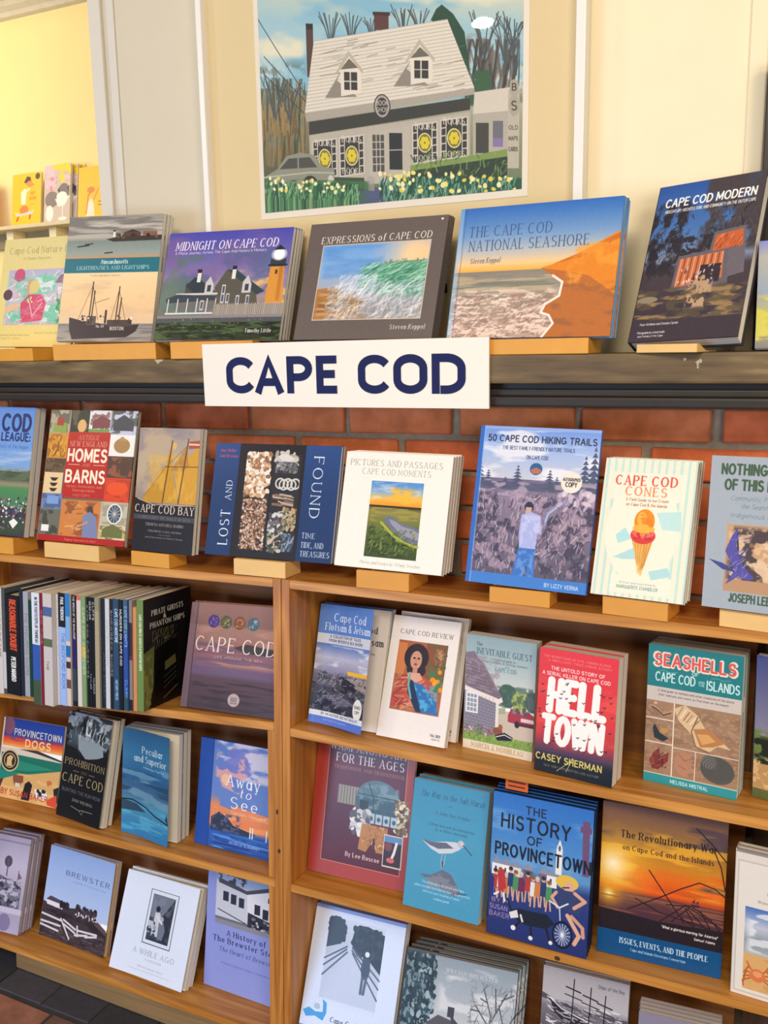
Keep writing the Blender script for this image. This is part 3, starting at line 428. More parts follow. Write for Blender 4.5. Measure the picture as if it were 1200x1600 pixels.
def p_guest(A):
    A.grad(0, 0, 1, .5, [(0, '8ca0a8'), (.3, '98b0b4'), (1, 'd8d4cc')]); A.text('The', .19, .085, .03, '3c3c48', fit=.08, wt=.12, ser=1); A.text('INEVITABLE GUEST', .55, .155, .05, '34343e', fit=.78, wt=.11, ser=1); A.text('A survival guide to', .56, .195, .018, '5c6068', fit=.3, wt=.12); A.text('being company & having company', .56, .22, .018, '5c6068', fit=.66, wt=.12); A.text('on', .6, .245, .015, '5c6068', fit=.05, wt=.12); A.text('CAPE COD', .58, .285, .035, '3c5c7c', fit=.3, wt=.12, ser=1)
    A.ell(.62, .48, .14, .1, '4c6858'); A.ell(.8, .52, .12, .09, '9cac58'); A.ell(.97, .5, .1, .09, '56625c'); A.mottle(.45, .38, 1, .6, '3c5444', 8, 7, .5, .6, .7)
    A.poly([.4, .62, 1, .6, 1, .9, .4, .9], 'c8b8a8'); A.poly([.4, .6, .6, .59, .6, .64, .4, .66], 'a8a888')
    A.poly([0, .32, .12, .16, .27, .24, .52, .48, .5, .53, 0, .46], '84707c'); A.poly([0, .16, .12, .14, .24, .24, .54, .5, .5, .52, 0, .45], '7c6874'); A.mottle(0, .16, .52, .5, '9c8890', 8, 12, .5, .58, .7)
    for k in range(9): A.line([0, .22+k*.03, .14+.045*k, .24+k*.031], .006, '5c4c58')
    A.poly([0, .45, .5, .52, .54, .5, .56, .54, .48, .57, 0, .49], 'e8dcd4'); A.rect(.46, .54, .5, .82, 'e4dcd4'); A.poly([0, .49, .46, .56, .46, .84, 0, .84], '8c8494')
    for j in range(11): A.line([0, .52+j*.03, .46, .57+j*.026], .005, '5c5464')
    for j in range(11):
        for k in range(8): A.line([.03+k*.056+(j % 2)*.025, .52+j*.03, .03+k*.056+(j % 2)*.025, .548+j*.03], .004, '645c6c')
    A.rect(.02, .5, .2, .68, 'e8e4e4'); 
    for k in range(3):
        for j in range(4): A.rect(.04+k*.05, .515+j*.04, .08+k*.05, .545+j*.04, '8c94a4')
    A.poly([.64, .64, .68, .58, .92, .58, 1, .62, 1, .72, .64, .7], 'a83040'); A.rect(.7, .58, .92, .62, '8c7c74'); A.dots(8, .72, .57, .92, .62, .02, .03, ['c8a890', '5c4c4c']); A.ell(.77, .71, .035, .03, '2c2428'); A.rect(.82, .65, 1, .68, 'e0c8c8'); A.rect(.8, .69, 1, .72, '5c2430')
    A.poly([0, .84, 1, .84, 1, .92, 0, .92], '7c9c48'); A.strokes(140, .02, .83, .98, .91, .03, 80, 20, .007, ['9cb45c', '5c7c34', 'b4c470', '4c5c2c'], .9, 5); A.dots(50, 0, .78, .4, .86, .008, .018, ['4c6c3c', '8c5c7c', '6c8c4c', 'd8a8b8'])
    A.ell(.5, .8, .07, .035, '8c4c30'); A.ell(.54, .76, .03, .025, '9c5838'); A.line([.42, .84, .36, .8], .02, '8c4c30'); A.poly([.46, .84, .6, .8, .72, .83, .7, .86, .5, .88], '201c20'); A.line([.48, .85, .6, .82, .7, .84], .012, 'e8e4e0')
    A.rect(0, .92, 1, 1, 'ddd0b8'); A.text('MARCIA J. MONBLEAU', .5, .975, .04, '9c7c4c', fit=.74, wt=.13, ser=1)
def p_hell(A):
    A.grad(0, 0, 1, 1, [(0, 'e01c20'), (.55, 'd83028'), (.72, 'b03038'), (.82, '4c3450'), (.88, '141418'), (1, '0c0c10')]); A.mottle(0, .2, 1, .8, 'f05440', 3, 5, .5, .7, .6)
    A.text('THE WORST KIND OF EVIL, COMES ALONG', .48, .07, .015, 'f0a8a0', fit=.84, wt=.14, ser=1); A.text('A BRILLIANT TRUE CRIME STORY', .52, .1, .015, 'f0a8a0', fit=.8, wt=.14, ser=1)
    A.text('THE UNTOLD STORY OF', .5, .165, .026, 'f4e4e0', fit=.68, wt=.18); A.text('A SERIAL KILLER ON CAPE COD', .48, .21, .026, 'f4e4e0', fit=.86, wt=.18)
    A.text('HELL', .5, .485, .235, 'f6f2ee', fit=.68, wt=.26, it=.04, tr=.25); A.text('TOWN', .46, .745, .2, 'f6f2ee', fit=.74, wt=.26, it=.04, tr=.22)
    r = np.random.RandomState(5)
    for k in range(46): x, y = r.uniform(.03, .97), r.uniform(.25, .78); A.line([x-.015, y-.004, x, y+.003, x+.016, y-.008], .009, '1c1418')
    A.text('CASEY SHERMAN', .44, .9, .048, 'd8c468', fit=.84, wt=.2); A.line([.3, .97, .42, .9, .5, .84, .42, .96], .006, 'f0e070'); A.text('NEW YORK TIMES BESTSELLING AUTHOR', .48, .95, .016, '8c8474', fit=.7, wt=.14)
def p_shells(A):
    A.rect(0, 0, 1, .3, '207a80'); A.text('SEASHELLS', .5, .145, .085, 'f2d8c8', fit=.86, wt=.34); A.text('SEASHELLS', .5, .14, .075, 'd85450', fit=.84, wt=.2); A.text('OF', .51, .185, .024, 'd8e8e0', fit=.06, wt=.18); A.text('CAPE COD', .3, .255, .06, 'd4e8e4', fit=.42, wt=.14); A.text('AND', .58, .23, .014, 'd8e8e0', fit=.06, wt=.16); A.text('THE', .58, .25, .014, 'd8e8e0', fit=.06, wt=.16); A.text('ISLANDS', .805, .265, .06, 'd4e8e4', fit=.33, wt=.14)
    for x in (.12, .68): A.line([x, .185, x+.06, .178, x+.12, .188, x+.2, .18], .006, '78b4b4')
    A.rect(0, .3, 1, .4, 'cdc0b8'); A.text('A field guide to mollusks and other creatures of the shore', .52, .33, .014, '5c5454', fit=.8, wt=.12); A.text('their habitats and where to find them on the beach', .5, .36, .014, '5c5454', fit=.74, wt=.12)
    A.rect(0, .4, 1, .93, 'a07c60'); A.mottle(0, .4, 1, .93, '8c6850', 6, 8, .46, .6, .7); A.mottle(0, .4, 1, .93, 'b89474', 30, 40, .55, .65, .6)
    for x0, y0, x1, y1 in ((.3, .4, .31, .93), (0, .525, .3, .53), (0, .7, .3, .705), (.3, .715, 1, .72), (.55, .72, .558, .93), (0, .93, 1, .935)): A.rect(x0, y0, x1, y1+.002, 'ead8c4')
    A.line([.06, .44, .12, .45, .18, .49, .28, .46], .022, 'b89068'); A.line([.06, .45, .13, .47, .19, .5, .27, .475], .01, '3c2c28'); A.poly([.08, .6, .1, .57, .16, .63, .26, .66, .2, .69, .1, .67], '2c3438'); A.ell(.2, .61, .04, .02, 'c08c50')
    A.poly([.06, .84, .1, .78, .16, .74, .18, .8, .27, .76, .26, .83, .16, .9, .09, .9], '7c342c'); A.strokes(20, .08, .77, .25, .88, .07, 60, 20, .008, ['a0584c', '4c1c1c'], .9, 4); A.ell(.43, .82, .09, .085, 'b48064'); A.line([.38, .76, .44, .8, .5, .78], .008, '8c5c48'); A.line([.38, .84, .46, .86], .008, '8c5c48')
    A.ell(.79, .82, .18, .095, '565450', rot=12); A.ell(.7, .77, .08, .05, '6c6a64'); 
    for k in range(5): A.ell(.78, .81, .16-k*.03, .08-k*.015, '45443f', .8, rot=12, ring=.006)
    A.poly([.3, .44, .42, .4, .56, .46, .66, .56, .8, .6, .92, .66, .78, .65, .7, .7, .56, .68, .5, .6, .36, .52], 'd8b890'); A.poly([.52, .56, .66, .54, .86, .62, .74, .66, .6, .68], 'b87c48'); A.poly([.56, .59, .68, .58, .76, .62, .62, .66], 'd8a060')
    for k in range(6): A.line([.34+k*.035, .49+k*.01, .4+k*.035, .415+k*.016], .014, ['b08860', 'ecd4b4', '9c7450'][k % 3])
    A.line([.56, .47, .5, .58, .55, .68, .7, .71], .012, '7c5c40'); A.ell(.1, .42, 0.02, .01, 'd0b090')
    A.rect(0, .935, 1, 1, '2c9098'); A.text('MELISSA MISTRAL', .5, .98, .024, 'd8ecec', fit=.4, wt=.15)
def p_light2(A):
    A.rect(0, 0, 1, 1, '5c6438')
    A.grad(0, 0, 1, .55, [(0, '464e84'), (1, '8c8498')]); A.mottle(0, .5, 1, .8, '6c7c3c', 5, 6, .3, .5); A.mottle(0, .55, 1, .9, '24241c', 7, 8, .48, .56); A.rect(0, .75, .25, .93, 'b8905c'); A.mottle(0, .7, .3, .93, 'd8b078', 6, 8, .5, .6); A.rect(.28, .7, .5, .93, 'e4dcd4'); A.poly([.2, .7, .38, .45, .6, .7], '3c3430'); A.rect(0, .93, 1, 1, '5c6438')
def p_wampa(A):
    A.rect(0, 0, 1, 1, 'a43a30'); A.rect(.125, .03, .93, .905, 'd88c70'); A.rect(.132, .035, .925, .9, '561626'); A.mottle(.132, .035, .925, .9, '6c2030', 2, 3, .5, .7, .6)
    A.text('WAMPANOAG ART', .53, .12, .05, 'e4dcd8', fit=.78, wt=.15, ser=1); A.text('FOR THE AGES', .55, .2, .056, 'ece4e0', fit=.68, wt=.15, ser=1); A.text('TRADITIONAL AND TRANSITIONAL', .55, .25, .022, 'b89c68', fit=.72, wt=.12, ser=1)
    A.rect(.25, .36, .5, .49, '8c8478'); 
    for k in range(16): A.line([.255+k*.015, .365, .255+k*.015, .485], .005, ['5c5850', 'b4ac9c'][k % 2])
    A.ell(.66, .42, .22, .13, '54707c'); A.rect(.44, .42, .88, .54, '44606c'); A.poly([.44, .42, .88, .42, .84, .53, .46, .53], '3c5664'); A.mottle(.46, .3, .88, .5, '7c98a4', 5, 5, .5, .62, .8); A.line([.56, .32, .62, .42, .62, .52], .01, '2c3c44'); A.line([.46, .4, .86, .4], .008, '2c3c44'); A.rect(.48, .44, .57, .53, '2c3034')
    A.dots(90, .84, .4, .98, .62, .01, .02, ['c8b894', '5c4c3c', 'e4d8b8', '7c6c50'], 1, 1.5, 4)
    for k in range(5): A.rect(.5+k*.076, .52, .565+k*.076, .59, 'a8bccc'); A.ell(.532+k*.076, .555, .018, .016, '3c5c74')
    A.dots(60, .4, .5, .58, .68, .012, .026, ['c4c8cc', '8c8c90', '5c545c', 'e0e0e0'], 1, 1.6, 5); A.poly([.52, .6, .78, .6, .8, .78, .68, .78, .66, .68, .58, .79, .5, .78], 'b47c40'); A.strokes(40, .54, .6, .78, .76, .03, 60, 40, .008, ['e8d0a0', '6c4020', '8c5828'], .8, 6)
    A.rect(.75, .64, .94, .86, 'd0c0b0'); A.rect(.76, .648, .93, .85, '34242c'); A.rect(.76, .648, .93, .69, '5c88b8'); A.line([.88, .69, .86, .76, .84, .8], .025, 'e4dcdc'); A.ell(.83, .81, .04, .018, 'd0605c'); A.ell(.8, .72, .04, .03, '7c3c40')
    A.text('By Lee Roscoe', .55, .845, .03, 'ece4dc', fit=.34, wt=.16, ser=1)
def p_salt(A):
    A.grad(0, 0, 1, 1, [(0, '3388ae'), (.4, '3d90b4'), (1, '3c90b4')]); A.text('The Way to the Salt Marsh', .52, .125, .042, '1c3c54', fit=.84, wt=.09, ser=1, it=.3); A.text('~', .5, .18, .02, '1c4c64', fit=.06); A.text('A John Hay Reader', .55, .25, .026, '2c4c60', fit=.46, wt=.11, ser=1, it=.15)
    A.text('Edited and with an introduction', .55, .34, .018, '1c4458', fit=.6, wt=.1, it=.3); A.text('by a fellow naturalist', .55, .375, .018, '1c4458', fit=.42, wt=.1, it=.3)
    A.poly([.16, .46, .28, .475, .5, .44, .62, .43, .72, .44, .68, .48, .58, .52, .42, .545, .3, .52], 'c8ccd4'); A.poly([.16, .46, .3, .47, .5, .45, .6, .48, .4, .51, .28, .495], '5c5c6c'); A.ell(.69, .435, .045, .028, 'b4b4c0'); A.ell(.7, .43, .02, .01, 'e0c8b8'); A.line([.72, .44, .84, .5], .012, '34384a')
    A.line([.46, .54, .45, .61, .47, .65], .01, 'a8a8b0'); A.line([.5, .54, .5, .6, .48, .65], .01, 'a8a8b0'); A.line([.47, .6, .48, .64], .014, '202838'); A.poly([.18, .73, .34, .72, .48, .66, .6, .68, .74, .8, .66, .84, .46, .8], '5c6070'); A.mottle(.24, .66, .72, .84, '868894', 5, 5, .5, .6, .6); A.line([.62, .82, .82, .8], .012, '34384a')
    for t, y, f in (('"Few writers about the natural world have', .79, .56), ('observed and recorded so much, so gracefully,', .825, .74), ('and with such a sense of place."', .86, .5), ('a nature journal', .9, .2)): A.text(t, .5, y, .018, 'c4dce4', fit=f, wt=.09, it=.25)
def p_history(A):
    A.grad(0, 0, 1, 1, [(0, '2c6cc0'), (.35, '4c88c8'), (.5, '5c90c4'), (.58, '2c3c7c'), (1, '24306c')]); A.mottle(0, .1, 1, .5, '78a8d8', 3, 6, .5, .7, .6)
    A.poly([.9, .08, .97, .08, .98, .45, .92, .45], '6c4c70'); A.rect(.88, .12, .99, .16, '6c4c70'); A.rect(.66, .3, .72, .48, 'e8e4e0'); A.poly([.66, .3, .69, .24, .72, .3], 'e8e4e0'); A.ell(.69, .3, .012, .02, '4c6080')
    A.text('THE', .44, .115, .052, '181c30', fit=.2, wt=.16, tr=.25); A.text('HISTORY', .44, .235, .09, '181c30', fit=.68, wt=.16, tr=.25); A.text('OF', .44, .32, .055, '181c30', fit=.14, wt=.16); A.text('PROVINCETOWN', .52, .43, .08, '181c30', fit=.94, wt=.17, tr=.25)
    for x, c in ((.02, 'e4e4e8'), (.12, 'f0ece8'), (.22, 'd8d4dc'), (.34, '5c5878'), (.5, '6c6488'), (.58, 'e8e4e4')): A.rect(x, .5, x+.1, .58, c); A.poly([x-.01, .5, x+.05, .45, x+.11, .5], '8c8ca0'); A.rect(x+.03, .52, x+.05, .56, '3c4c74')
    r = np.random.RandomState(3)
    for k in range(11):
        x = .06+k*.055+r.uniform(-.01, .01); y = .6+r.uniform(-.03, .04); c = ['b03c3c', 'e0e0e4', 'c87c44', '2c3c6c', '4c8c5c', '702c50'][k % 6]
        A.poly([x-.03, y+.06, x-.025, y-.04, x+.03, y-.04, x+.035, y+.06], c); A.ell(x, y-.06, .02, .018, 'd8a890'); A.ell(x, y-.07, .022, .014, ['3c2c28', '8c5c30', 'c8c0b0'][k % 3]); A.line([x-.015, y+.06, x-.02, y+.13], .016, 'd0a088'); A.line([x+.015, y+.06, x+.025, y+.12], .016, 'd0a088')
    A.rect(0, .6, .05, .75, '26347a'); A.poly([.08, .55, .15, .53, .18, .66, .1, .7], 'b83434'); A.line([.1, .7, .06, .72], .02, 'e8e4e4'); A.line([.15, .7, .17, .75], .02, 'e8e4e4')
    A.ell(.78, .52, .11, .05, 'e0b848'); A.ell(.8, .55, .05, .04, 'dca890'); A.line([.74, .56, .8, .55], .012, '302428'); A.poly([.68, .58, .86, .57, .96, .62, .9, .72, .72, .7], '34406c'); A.line([.68, .6, .64, .64, .7, .7], .03, 'd8a088'); A.line([.86, .58, .96, .62, .86, .68], .035, 'd8a088'); A.line([.8, .74, .92, .86, .88, .92], .04, 'dca890'); A.line([.84, .74, .95, .8, .96, .86], .035, 'd09880')
    A.line([.62, .67, .72, .7, .8, .66], .014, 'e4e8ec'); A.line([.72, .7, .74, .84], .012, 'c8d0dc'); A.ell(.76, .88, .1, .095, '14182c'); A.ell(.76, .88, .082, .078, '3c4c80')
    for k in range(8): A.line([.76-.078*math.cos(k*.39), .88-.074*math.sin(k*.39), .76+.078*math.cos(k*.39), .88+.074*math.sin(k*.39)], .006, 'd8dce4')
    A.ell(.76, .88, .014, .014, 'e8e8ec'); A.poly([.24, .8, .3, .78, .6, .77, .68, .82, .6, .87, .4, .88, .3, .86], '1c2030'); A.poly([.22, .82, .3, .79, .32, .84, .24, .86], 'e0dcdc'); A.line([.24, .8, .2, .73], .02, '1c2030'); A.line([.34, .86, .28, .92], .024, '1c2030'); A.line([.44, .86, .46, .96], .024, '1c2030'); A.line([.6, .86, .64, .95], .024, '1c2030'); A.ell(.27, .92, .025, .018, 'e8e4e4'); A.ell(.45, .96, .022, .015, 'e8e4e4'); A.ell(.65, .955, .02, .014, 'e8e4e4'); A.line([.34, .82, .36, .86], .02, 'e0dcdc')
    A.text('BY', .08, .77, .028, 'b08cb4', fit=.08, wt=.13); A.text('SUSAN', .11, .82, .032, 'b08cb4', fit=.18, wt=.13); A.text('BAKER', .12, .87, .032, 'b08cb4', fit=.2, wt=.13)
def p_rev(A):
    A.grad(0, 0, 1, .72, [(0, '6c4c48'), (.3, '9c7038'), (.5, 'c88020'), (.62, 'e06818'), (.78, 'c04818'), (.8, '60383c'), (1, '4c2c38')])
    A.mottle(0, 0, 1, .5, '4c3c4c', 2, 5, .48, .62, .8); A.mottle(0, .1, 1, .55, 'e8a830', 2, 7, .5, .62, .8); A.mottle(.3, .35, 1, .56, 'e85c1c', 2, 8, .5, .62, .7)
    A.glow(.12, .42, .42, 'f8c040', .95); A.glow(.1, .4, .2, 'fff0d0', 1); A.glow(.08, .6, .16, 'ffb820', .95); A.glow(.08, .6, .06, 'fff0a0', 1); A.mottle(0, .57, 1, .72, '9c6040', 2, 14, .52, .6, .7); A.poly([0, .7, .5, .72, 1, .7, 1, .84, 0, .84], '241a22')
    for q in ([.24, .68, .5, .56, .66, .48, .8, .42, .92, .44, 1, .48], [.76, .08, .88, .16, 1, .26], [.9, .2, .96, .3, 1, .44], [.4, .4, .6, .6, .7, .7], [.55, .6, .75, .58, .9, .64, 1, .72], [.5, .72, .7, .58, .98, .68], [.3, .6, .5, .66, .9, .7], [.7, .6, .78, .7], [.82, .6, .9, .7], [.66, .66, .8, .72], [.6, .7, .72, .6, .86, .7]): A.line(q, .009, '281820')
    A.poly([.74, .565, .82, .565, .8, .58, .76, .58], '40242c'); A.line([.77, .56, .77, .53], .005, '40242c'); A.poly([.745, .555, .765, .535, .775, .56, .8, .535, .805, .56], '50303c')
    A.text('The Revolutionary War', .54, .215, .045, '1c1418', fit=.76, wt=.15, ser=1); A.text('on Cape Cod and the Islands', .54, .295, .032, '241a1c', fit=.72, wt=.14, ser=1)
    A.text('"What a glorious morning for America!"', .74, .755, .017, 'e8dcd8', fit=.44, wt=.16, it=.15); A.text('Samuel Adams', .86, .79, .015, 'e8dcd8', fit=.16, wt=.16, it=.15)
    A.rect(0, .835, 1, 1, '0c4c80'); A.text('ISSUES, EVENTS, AND THE PEOPLE', .54, .91, .034, 'e4ecf2', fit=.7, wt=.15, ser=1); A.text('Cape and Islands Historians Consortium', .5, .95, .016, 'b8cce0', fit=.44, wt=.14, ser=1)
def p_crab(A):
    A.rect(0, 0, 1, 1, 'ddd4cc'); A.rect(0, 0, 1, .02, '8c8480'); A.rect(.02, .07, .98, .98, 'c4bab4'); A.rect(.035, .08, .97, .97, 'e2dad2'); A.text('CAPE COD', .68, .3, .07, '3c3834', fit=.64, wt=.14, ser=1); A.text('Wonderful, wonderful life', .55, .34, .018, '7c746c', fit=.6, wt=.12)
    A.grad(.12, .38, .95, .7, [(0, '4c70b8'), (.4, 'c0c4d4'), (.7, '8c94a0'), (1, 'a8b0b0')]); A.mottle(.12, .38, .95, .7, 'e8e8f0', 3, 7, .5, .6, .8); A.rect(.12, .7, .95, .95, 'd8a86c'); A.mottle(.12, .7, .95, .95, 'c89458', 5, 6, .5, .6, .7)
    A.poly([.4, .58, .6, .56, .62, .66, .5, .68], '6c4c4c'); A.ell(.55, .78, .14, .1, '342c30')
    for k in range(4):
        for sx in (-1, 1): A.line([.28, .84, .28+sx*(.1+.02*k), .79+.035*k, .28+sx*.15, .84+.03*k], .016, 'b85c30')
    A.ell(.28, .84, .085, .045, 'd87848'); A.ell(.28, .83, .05, .02, 'e89c6c'); A.line([.2, .8, .16, .76], .02, 'c86838'); A.line([.36, .8, .4, .76], .02, 'c86838')
def p_tdogs(A):
    A.grad(0, 0, 1, .36, [(0, '1c3c98'), (.55, '24409c'), (.62, '6c3c78'), (.7, 'd8442c'), (.85, 'f07028'), (1, 'e8b878')]); A.mottle(.1, .1, 1, .3, '3450b4', 3, 6, .5, .6, .6)
    A.ell(.1, .1, .09, .11, '7c5068'); A.text('PROVINCETOWN', .58, .2, .075, 'd8d0b8', fit=.76, wt=.17, tr=.22); A.text('DOGS', .6, .325, .085, 'e8d8a0', fit=.4, wt=.2, tr=.22)
    A.poly([0, .37, .4, .36, .6, .38, 1, .44, 1, .48, 0, .44], 'd8c8b8'); A.poly([.3, .37, .6, .35, 1, .42, 1, .44, .6, .39], '3c3038'); A.poly([0, .44, 1, .45, 1, .56, .6, .66, 0, .72], '18705c'); A.poly([.1, .5, .9, .55, .5, .62, .1, .66], '2c9478', .7)
    A.poly([0, .7, .5, .66, 1, .55, 1, 1, 0, 1], 'd8a868'); A.mottle(0, .66, 1, 1, 'e8bc7c', 4, 5, .5, .6, .7); A.poly([0, .66, .35, .68, 0, .8], '1c8474')
    A.poly([.25, .7, .42, .69, .43, .77, .4, .78, .38, .84, .3, .84, .26, .77], '8c5034'); A.rect(.3, .79, .38, .84, 'd8ccc0'); A.poly([.42, .98, .46, .78, .52, .74, .58, .78, .55, .98], '1c181c'); A.poly([.62, .82, .8, .82, .84, .88, .8, .94, .66, .92], 'e4e8ec'); A.dots(6, .66, .83, .8, .9, .02, .03, ['20242c']); A.poly([.8, .7, .86, .68, .9, .72, .82, .76], 'c87038'); A.poly([.92, .78, 1, .74, 1, .94, .95, .9], '1c241c'); A.poly([0, .8, .1, .76, .06, .88, 0, .9], '5c3028')
    A.text('BY SUSAN BAKER', .46, .95, .065, 'b83c2c', fit=.76, wt=.17); A.poly([.84, .92, .98, .84, 1, 1, .84, .98], 'd84c2c'); A.ell(.17, .53, .15, .14, 'c8b48c'); A.ell(.17, .53, .13, .12, '241c1c'); A.ell(.17, .53, .1, .095, 'b8a074'); A.ell(.17, .53, .085, .082, '2c2420'); A.poly([.12, .6, .12, .5, .17, .46, .22, .48, .2, .54, .22, .6], 'd8b87c')
    A.rect(0, 0, .02, 1, 'd8d0cc')
def p_prohib(A):
    A.rect(0, 0, 1, 1, '14161c'); A.grad(0, 0, 1, .4, [(0, '2c3038'), (.6, '4c5660'), (1, '1c2028')]); A.mottle(0, 0, 1, .3, 'a8b0b8', 5, 5, .52, .6, .9); A.mottle(0, 0, 1, .4, '14181c', 5, 5, .5, .58, .9); A.poly([.25, .2, .85, .26, .9, .36, .5, .42, .3, .34], '8c98a0'); A.rect(.42, .06, .56, .2, 'c8ccd0'); A.ell(.49, .14, .03, .04, '3c4048')
    A.strokes(50, .05, .04, .95, .25, .12, 85, 20, .02, ['c0c8cc', '2c343c', '6c7880'], .7, 4); A.poly([0, .32, .25, .34, .4, .42, .7, .4, 1, .32, 1, .5, 0, .5], '14161c')
    A.text('PROHIBITION', .5, .5, .058, 'b8a070', fit=.9, wt=.14, ser=1); A.text('ON', .5, .56, .024, 'b8a070', fit=.12, wt=.14, ser=1); A.line([.25, .55, .38, .55], .006, 'b8a070'); A.line([.62, .55, .75, .55], .006, 'b8a070'); A.text('CAPE COD', .5, .665, .078, 'c0a878', fit=.92, wt=.14, ser=1); A.text('BUNTING THE RUM ROW', .5, .755, .03, '5c6068', fit=.88, wt=.18); A.text('DON WILDING', .55, .83, .024, 'd0c8b8', fit=.46, wt=.15, ser=1); A.line([.3, .88, .5, .9, .56, .89, .8, .885], .008, 'a8a098'); A.line([.5, .9, .56, .93, .6, .89], .006, 'a8a098')
def p_peculiar(A):
    A.grad(0, 0, 1, 1, [(0, '2c5c84'), (.25, '34709c'), (.45, '2c5c88'), (.6, '44688c'), (.7, '4c8cac'), (1, '2c78b0')]); A.mottle(0, .38, 1, .6, '24405c', 2, 6, .46, .58, .7); A.mottle(0, .3, 1, .7, '7ca4bc', 2, 7, .54, .64, .6); A.mottle(0, .7, 1, 1, '58b0d0', 2, 7, .5, .62, .7)
    A.poly([0, .68, .3, .7, .5, .76, 0, .78], '30485c'); A.line([0, .68, .2, .67, .5, .71, .7, .76, 1, .8], .02, '142838'); A.poly([.94, .76, .97, .7, 1, .8], '1c3448')
    A.text('Peculiar', .62, .21, .06, 'e8ece8', fit=.46, wt=.12, ser=1); A.text('and Superior', .58, .295, .06, 'e8ece8', fit=.7, wt=.12, ser=1); A.text('A Meteorology of Cape Cod', .64, .35, .02, '9cc0d0', fit=.46, wt=.12, it=.2); A.text('Brandon Bloom', .6, .83, .03, '7cb8dc', fit=.44, wt=.12, ser=1, it=.2)
def p_away(A):
    A.grad(0, 0, 1, 1, [(0, '5878c0'), (.5, '6480c4'), (.6, 'e08858'), (.78, 'e08050'), (.82, '2c5cb0'), (1, '2450a4')]); A.mottle(.2, 0, 1, .35, 'd0c8dc', 2, 3, .42, .5, .9); A.mottle(.2, .02, 1, .5, '6c74c0', 3, 4, .5, .56, .9); A.mottle(.2, .1, .7, .5, 'd8a0a0', 3, 4, .56, .6, .9); A.mottle(.2, .5, 1, .8, 'f09c60', 2, 6, .48, .56, .8); A.poly([.17, .5, .3, .54, .3, .6, .45, .62, .5, .58, 1, .62, 1, .5, .5, .46, .3, .42], '6480c4')
    A.ell(.36, .35, .055, .05, 'e8b898'); A.poly([.2, .72, .3, .66, .42, .7, .5, .76, .8, .8, .7, .83, .2, .84], '2c344c'); A.mottle(.2, .66, .6, .84, '54587c', 8, 8, .5, .56); A.mottle(.2, .84, 1, 1, '5c94dc', 2, 10, .5, .58, .9); A.mottle(.2, .82, 1, 1, '183c8c', 2, 10, .54, .6, .9)
    for x in (.72, .75, .93, .97): A.rect(x, .74, x+.012, .84, 'e8ecf0')
    A.rect(0, 0, .175, 1, '1c48a0'); A.rect(.172, 0, .18, 1, '16387c'); A.text('Away', .59, .4, .1, 'f2f0f4', fit=.43, wt=.14, ser=1); A.text('to', .63, .49, .08, 'f2f0f4', fit=.14, wt=.14, ser=1, it=.2); A.text('See', .62, .6, .1, 'f2f0f4', fit=.34, wt=.14, ser=1); A.text('Martha\'s Vineyard', .68, .655, .026, 'f4d8c8', fit=.44, wt=.13, ser=1, it=.2); A.text('AN ARTIST\'S JOURNEY', .66, .93, .018, 'c8d8f0', fit=.4, wt=.13)
def photo(A, x0, y0, x1, y1, sky='d8dce8', lo='3a3640'):
    A.grad(x0, y0, x1, y1, [(0, sky), (.5, 'b8b8c4'), (1, lo)])
def p_postcard(A):
    A.grad(0, 0, 1, 1, [(0, 'a49cb8'), (.3, 'c0b8d0'), (.7, 'a8a0b4'), (1, 'b0a8c8')]); A.ell(.5, .27, .1, .06, '4c4858'); A.line([.5, .25, .5, .42], .03, '5c586c'); A.line([.8, .35, .8, .5], .015, '4c4858'); A.poly([.8, .36, .9, .42, .8, .44], '7c5868')
    A.poly([0, .5, .3, .42, .6, .46, .92, .52, .92, .76, 0, .72], '6c687c'); A.mottle(0, .44, .92, .76, '2c2c3c', 10, 8, .5, .56, .9); A.mottle(0, .44, .92, .76, 'c4bcd0', 10, 8, .54, .6, .9); A.rect(0, .74, 1, .8, 'c8c0d8'); A.ell(.6, .9, .16, .09, '8478a0'); A.rect(0, .05, 1, .07, '8c84a0')
def p_brewster(A):
    A.grad(0, 0, 1, .66, [(0, '94b0e8'), (1, 'b8ccf2')]); A.text('BREWSTER', .62, .28, .05, '2c3450', fit=.66, wt=.16, ser=1); A.text('A HISTORY OF A CAPE COD TOWN', .66, .335, .012, '6c7ca8', fit=.5, wt=.14)
    A.poly([0, .62, .2, .66, .5, .6, .8, .66, 1, .74, 1, 1, 0, 1], '453a40'); A.mottle(0, .66, 1, 1, '2c242c', 6, 7, .48, .6, .7); A.mottle(0, .8, 1, 1, '6c6468', 16, 14, .58, .64, .7); A.poly([.04, .6, .1, .56, .26, .58, .32, .62, .3, .66, .06, .65], 'e8e4ec'); A.poly([.04, .6, .1, .55, .27, .57, .31, .61], '54485c'); A.dots(30, .26, .58, .4, .64, .012, .025, ['2c2430', '3c3440'])
    A.dots(70, .5, .57, .82, .66, .012, .03, ['2c2430', '3c3440', '4c4048']); A.dots(26, .5, .63, .92, .68, .006, .014, ['e0dce4', 'c8c0c8']); A.poly([.85, .66, .98, .72, 1, .78, .8, .7], '5c4c54')
    for q in ([0, .76, .3, .78], [0, .84, .3, .84], [0, .88, .28, .9], [.3, .76, .46, .94], [.34, .8, .54, .86], [.34, .76, .54, .82], [.56, .78, .58, .88], [.54, .88, .72, .84], [.58, .82, .86, .8], [.7, .86, .86, .82]): A.line(q, .022, 'dcd8e0')
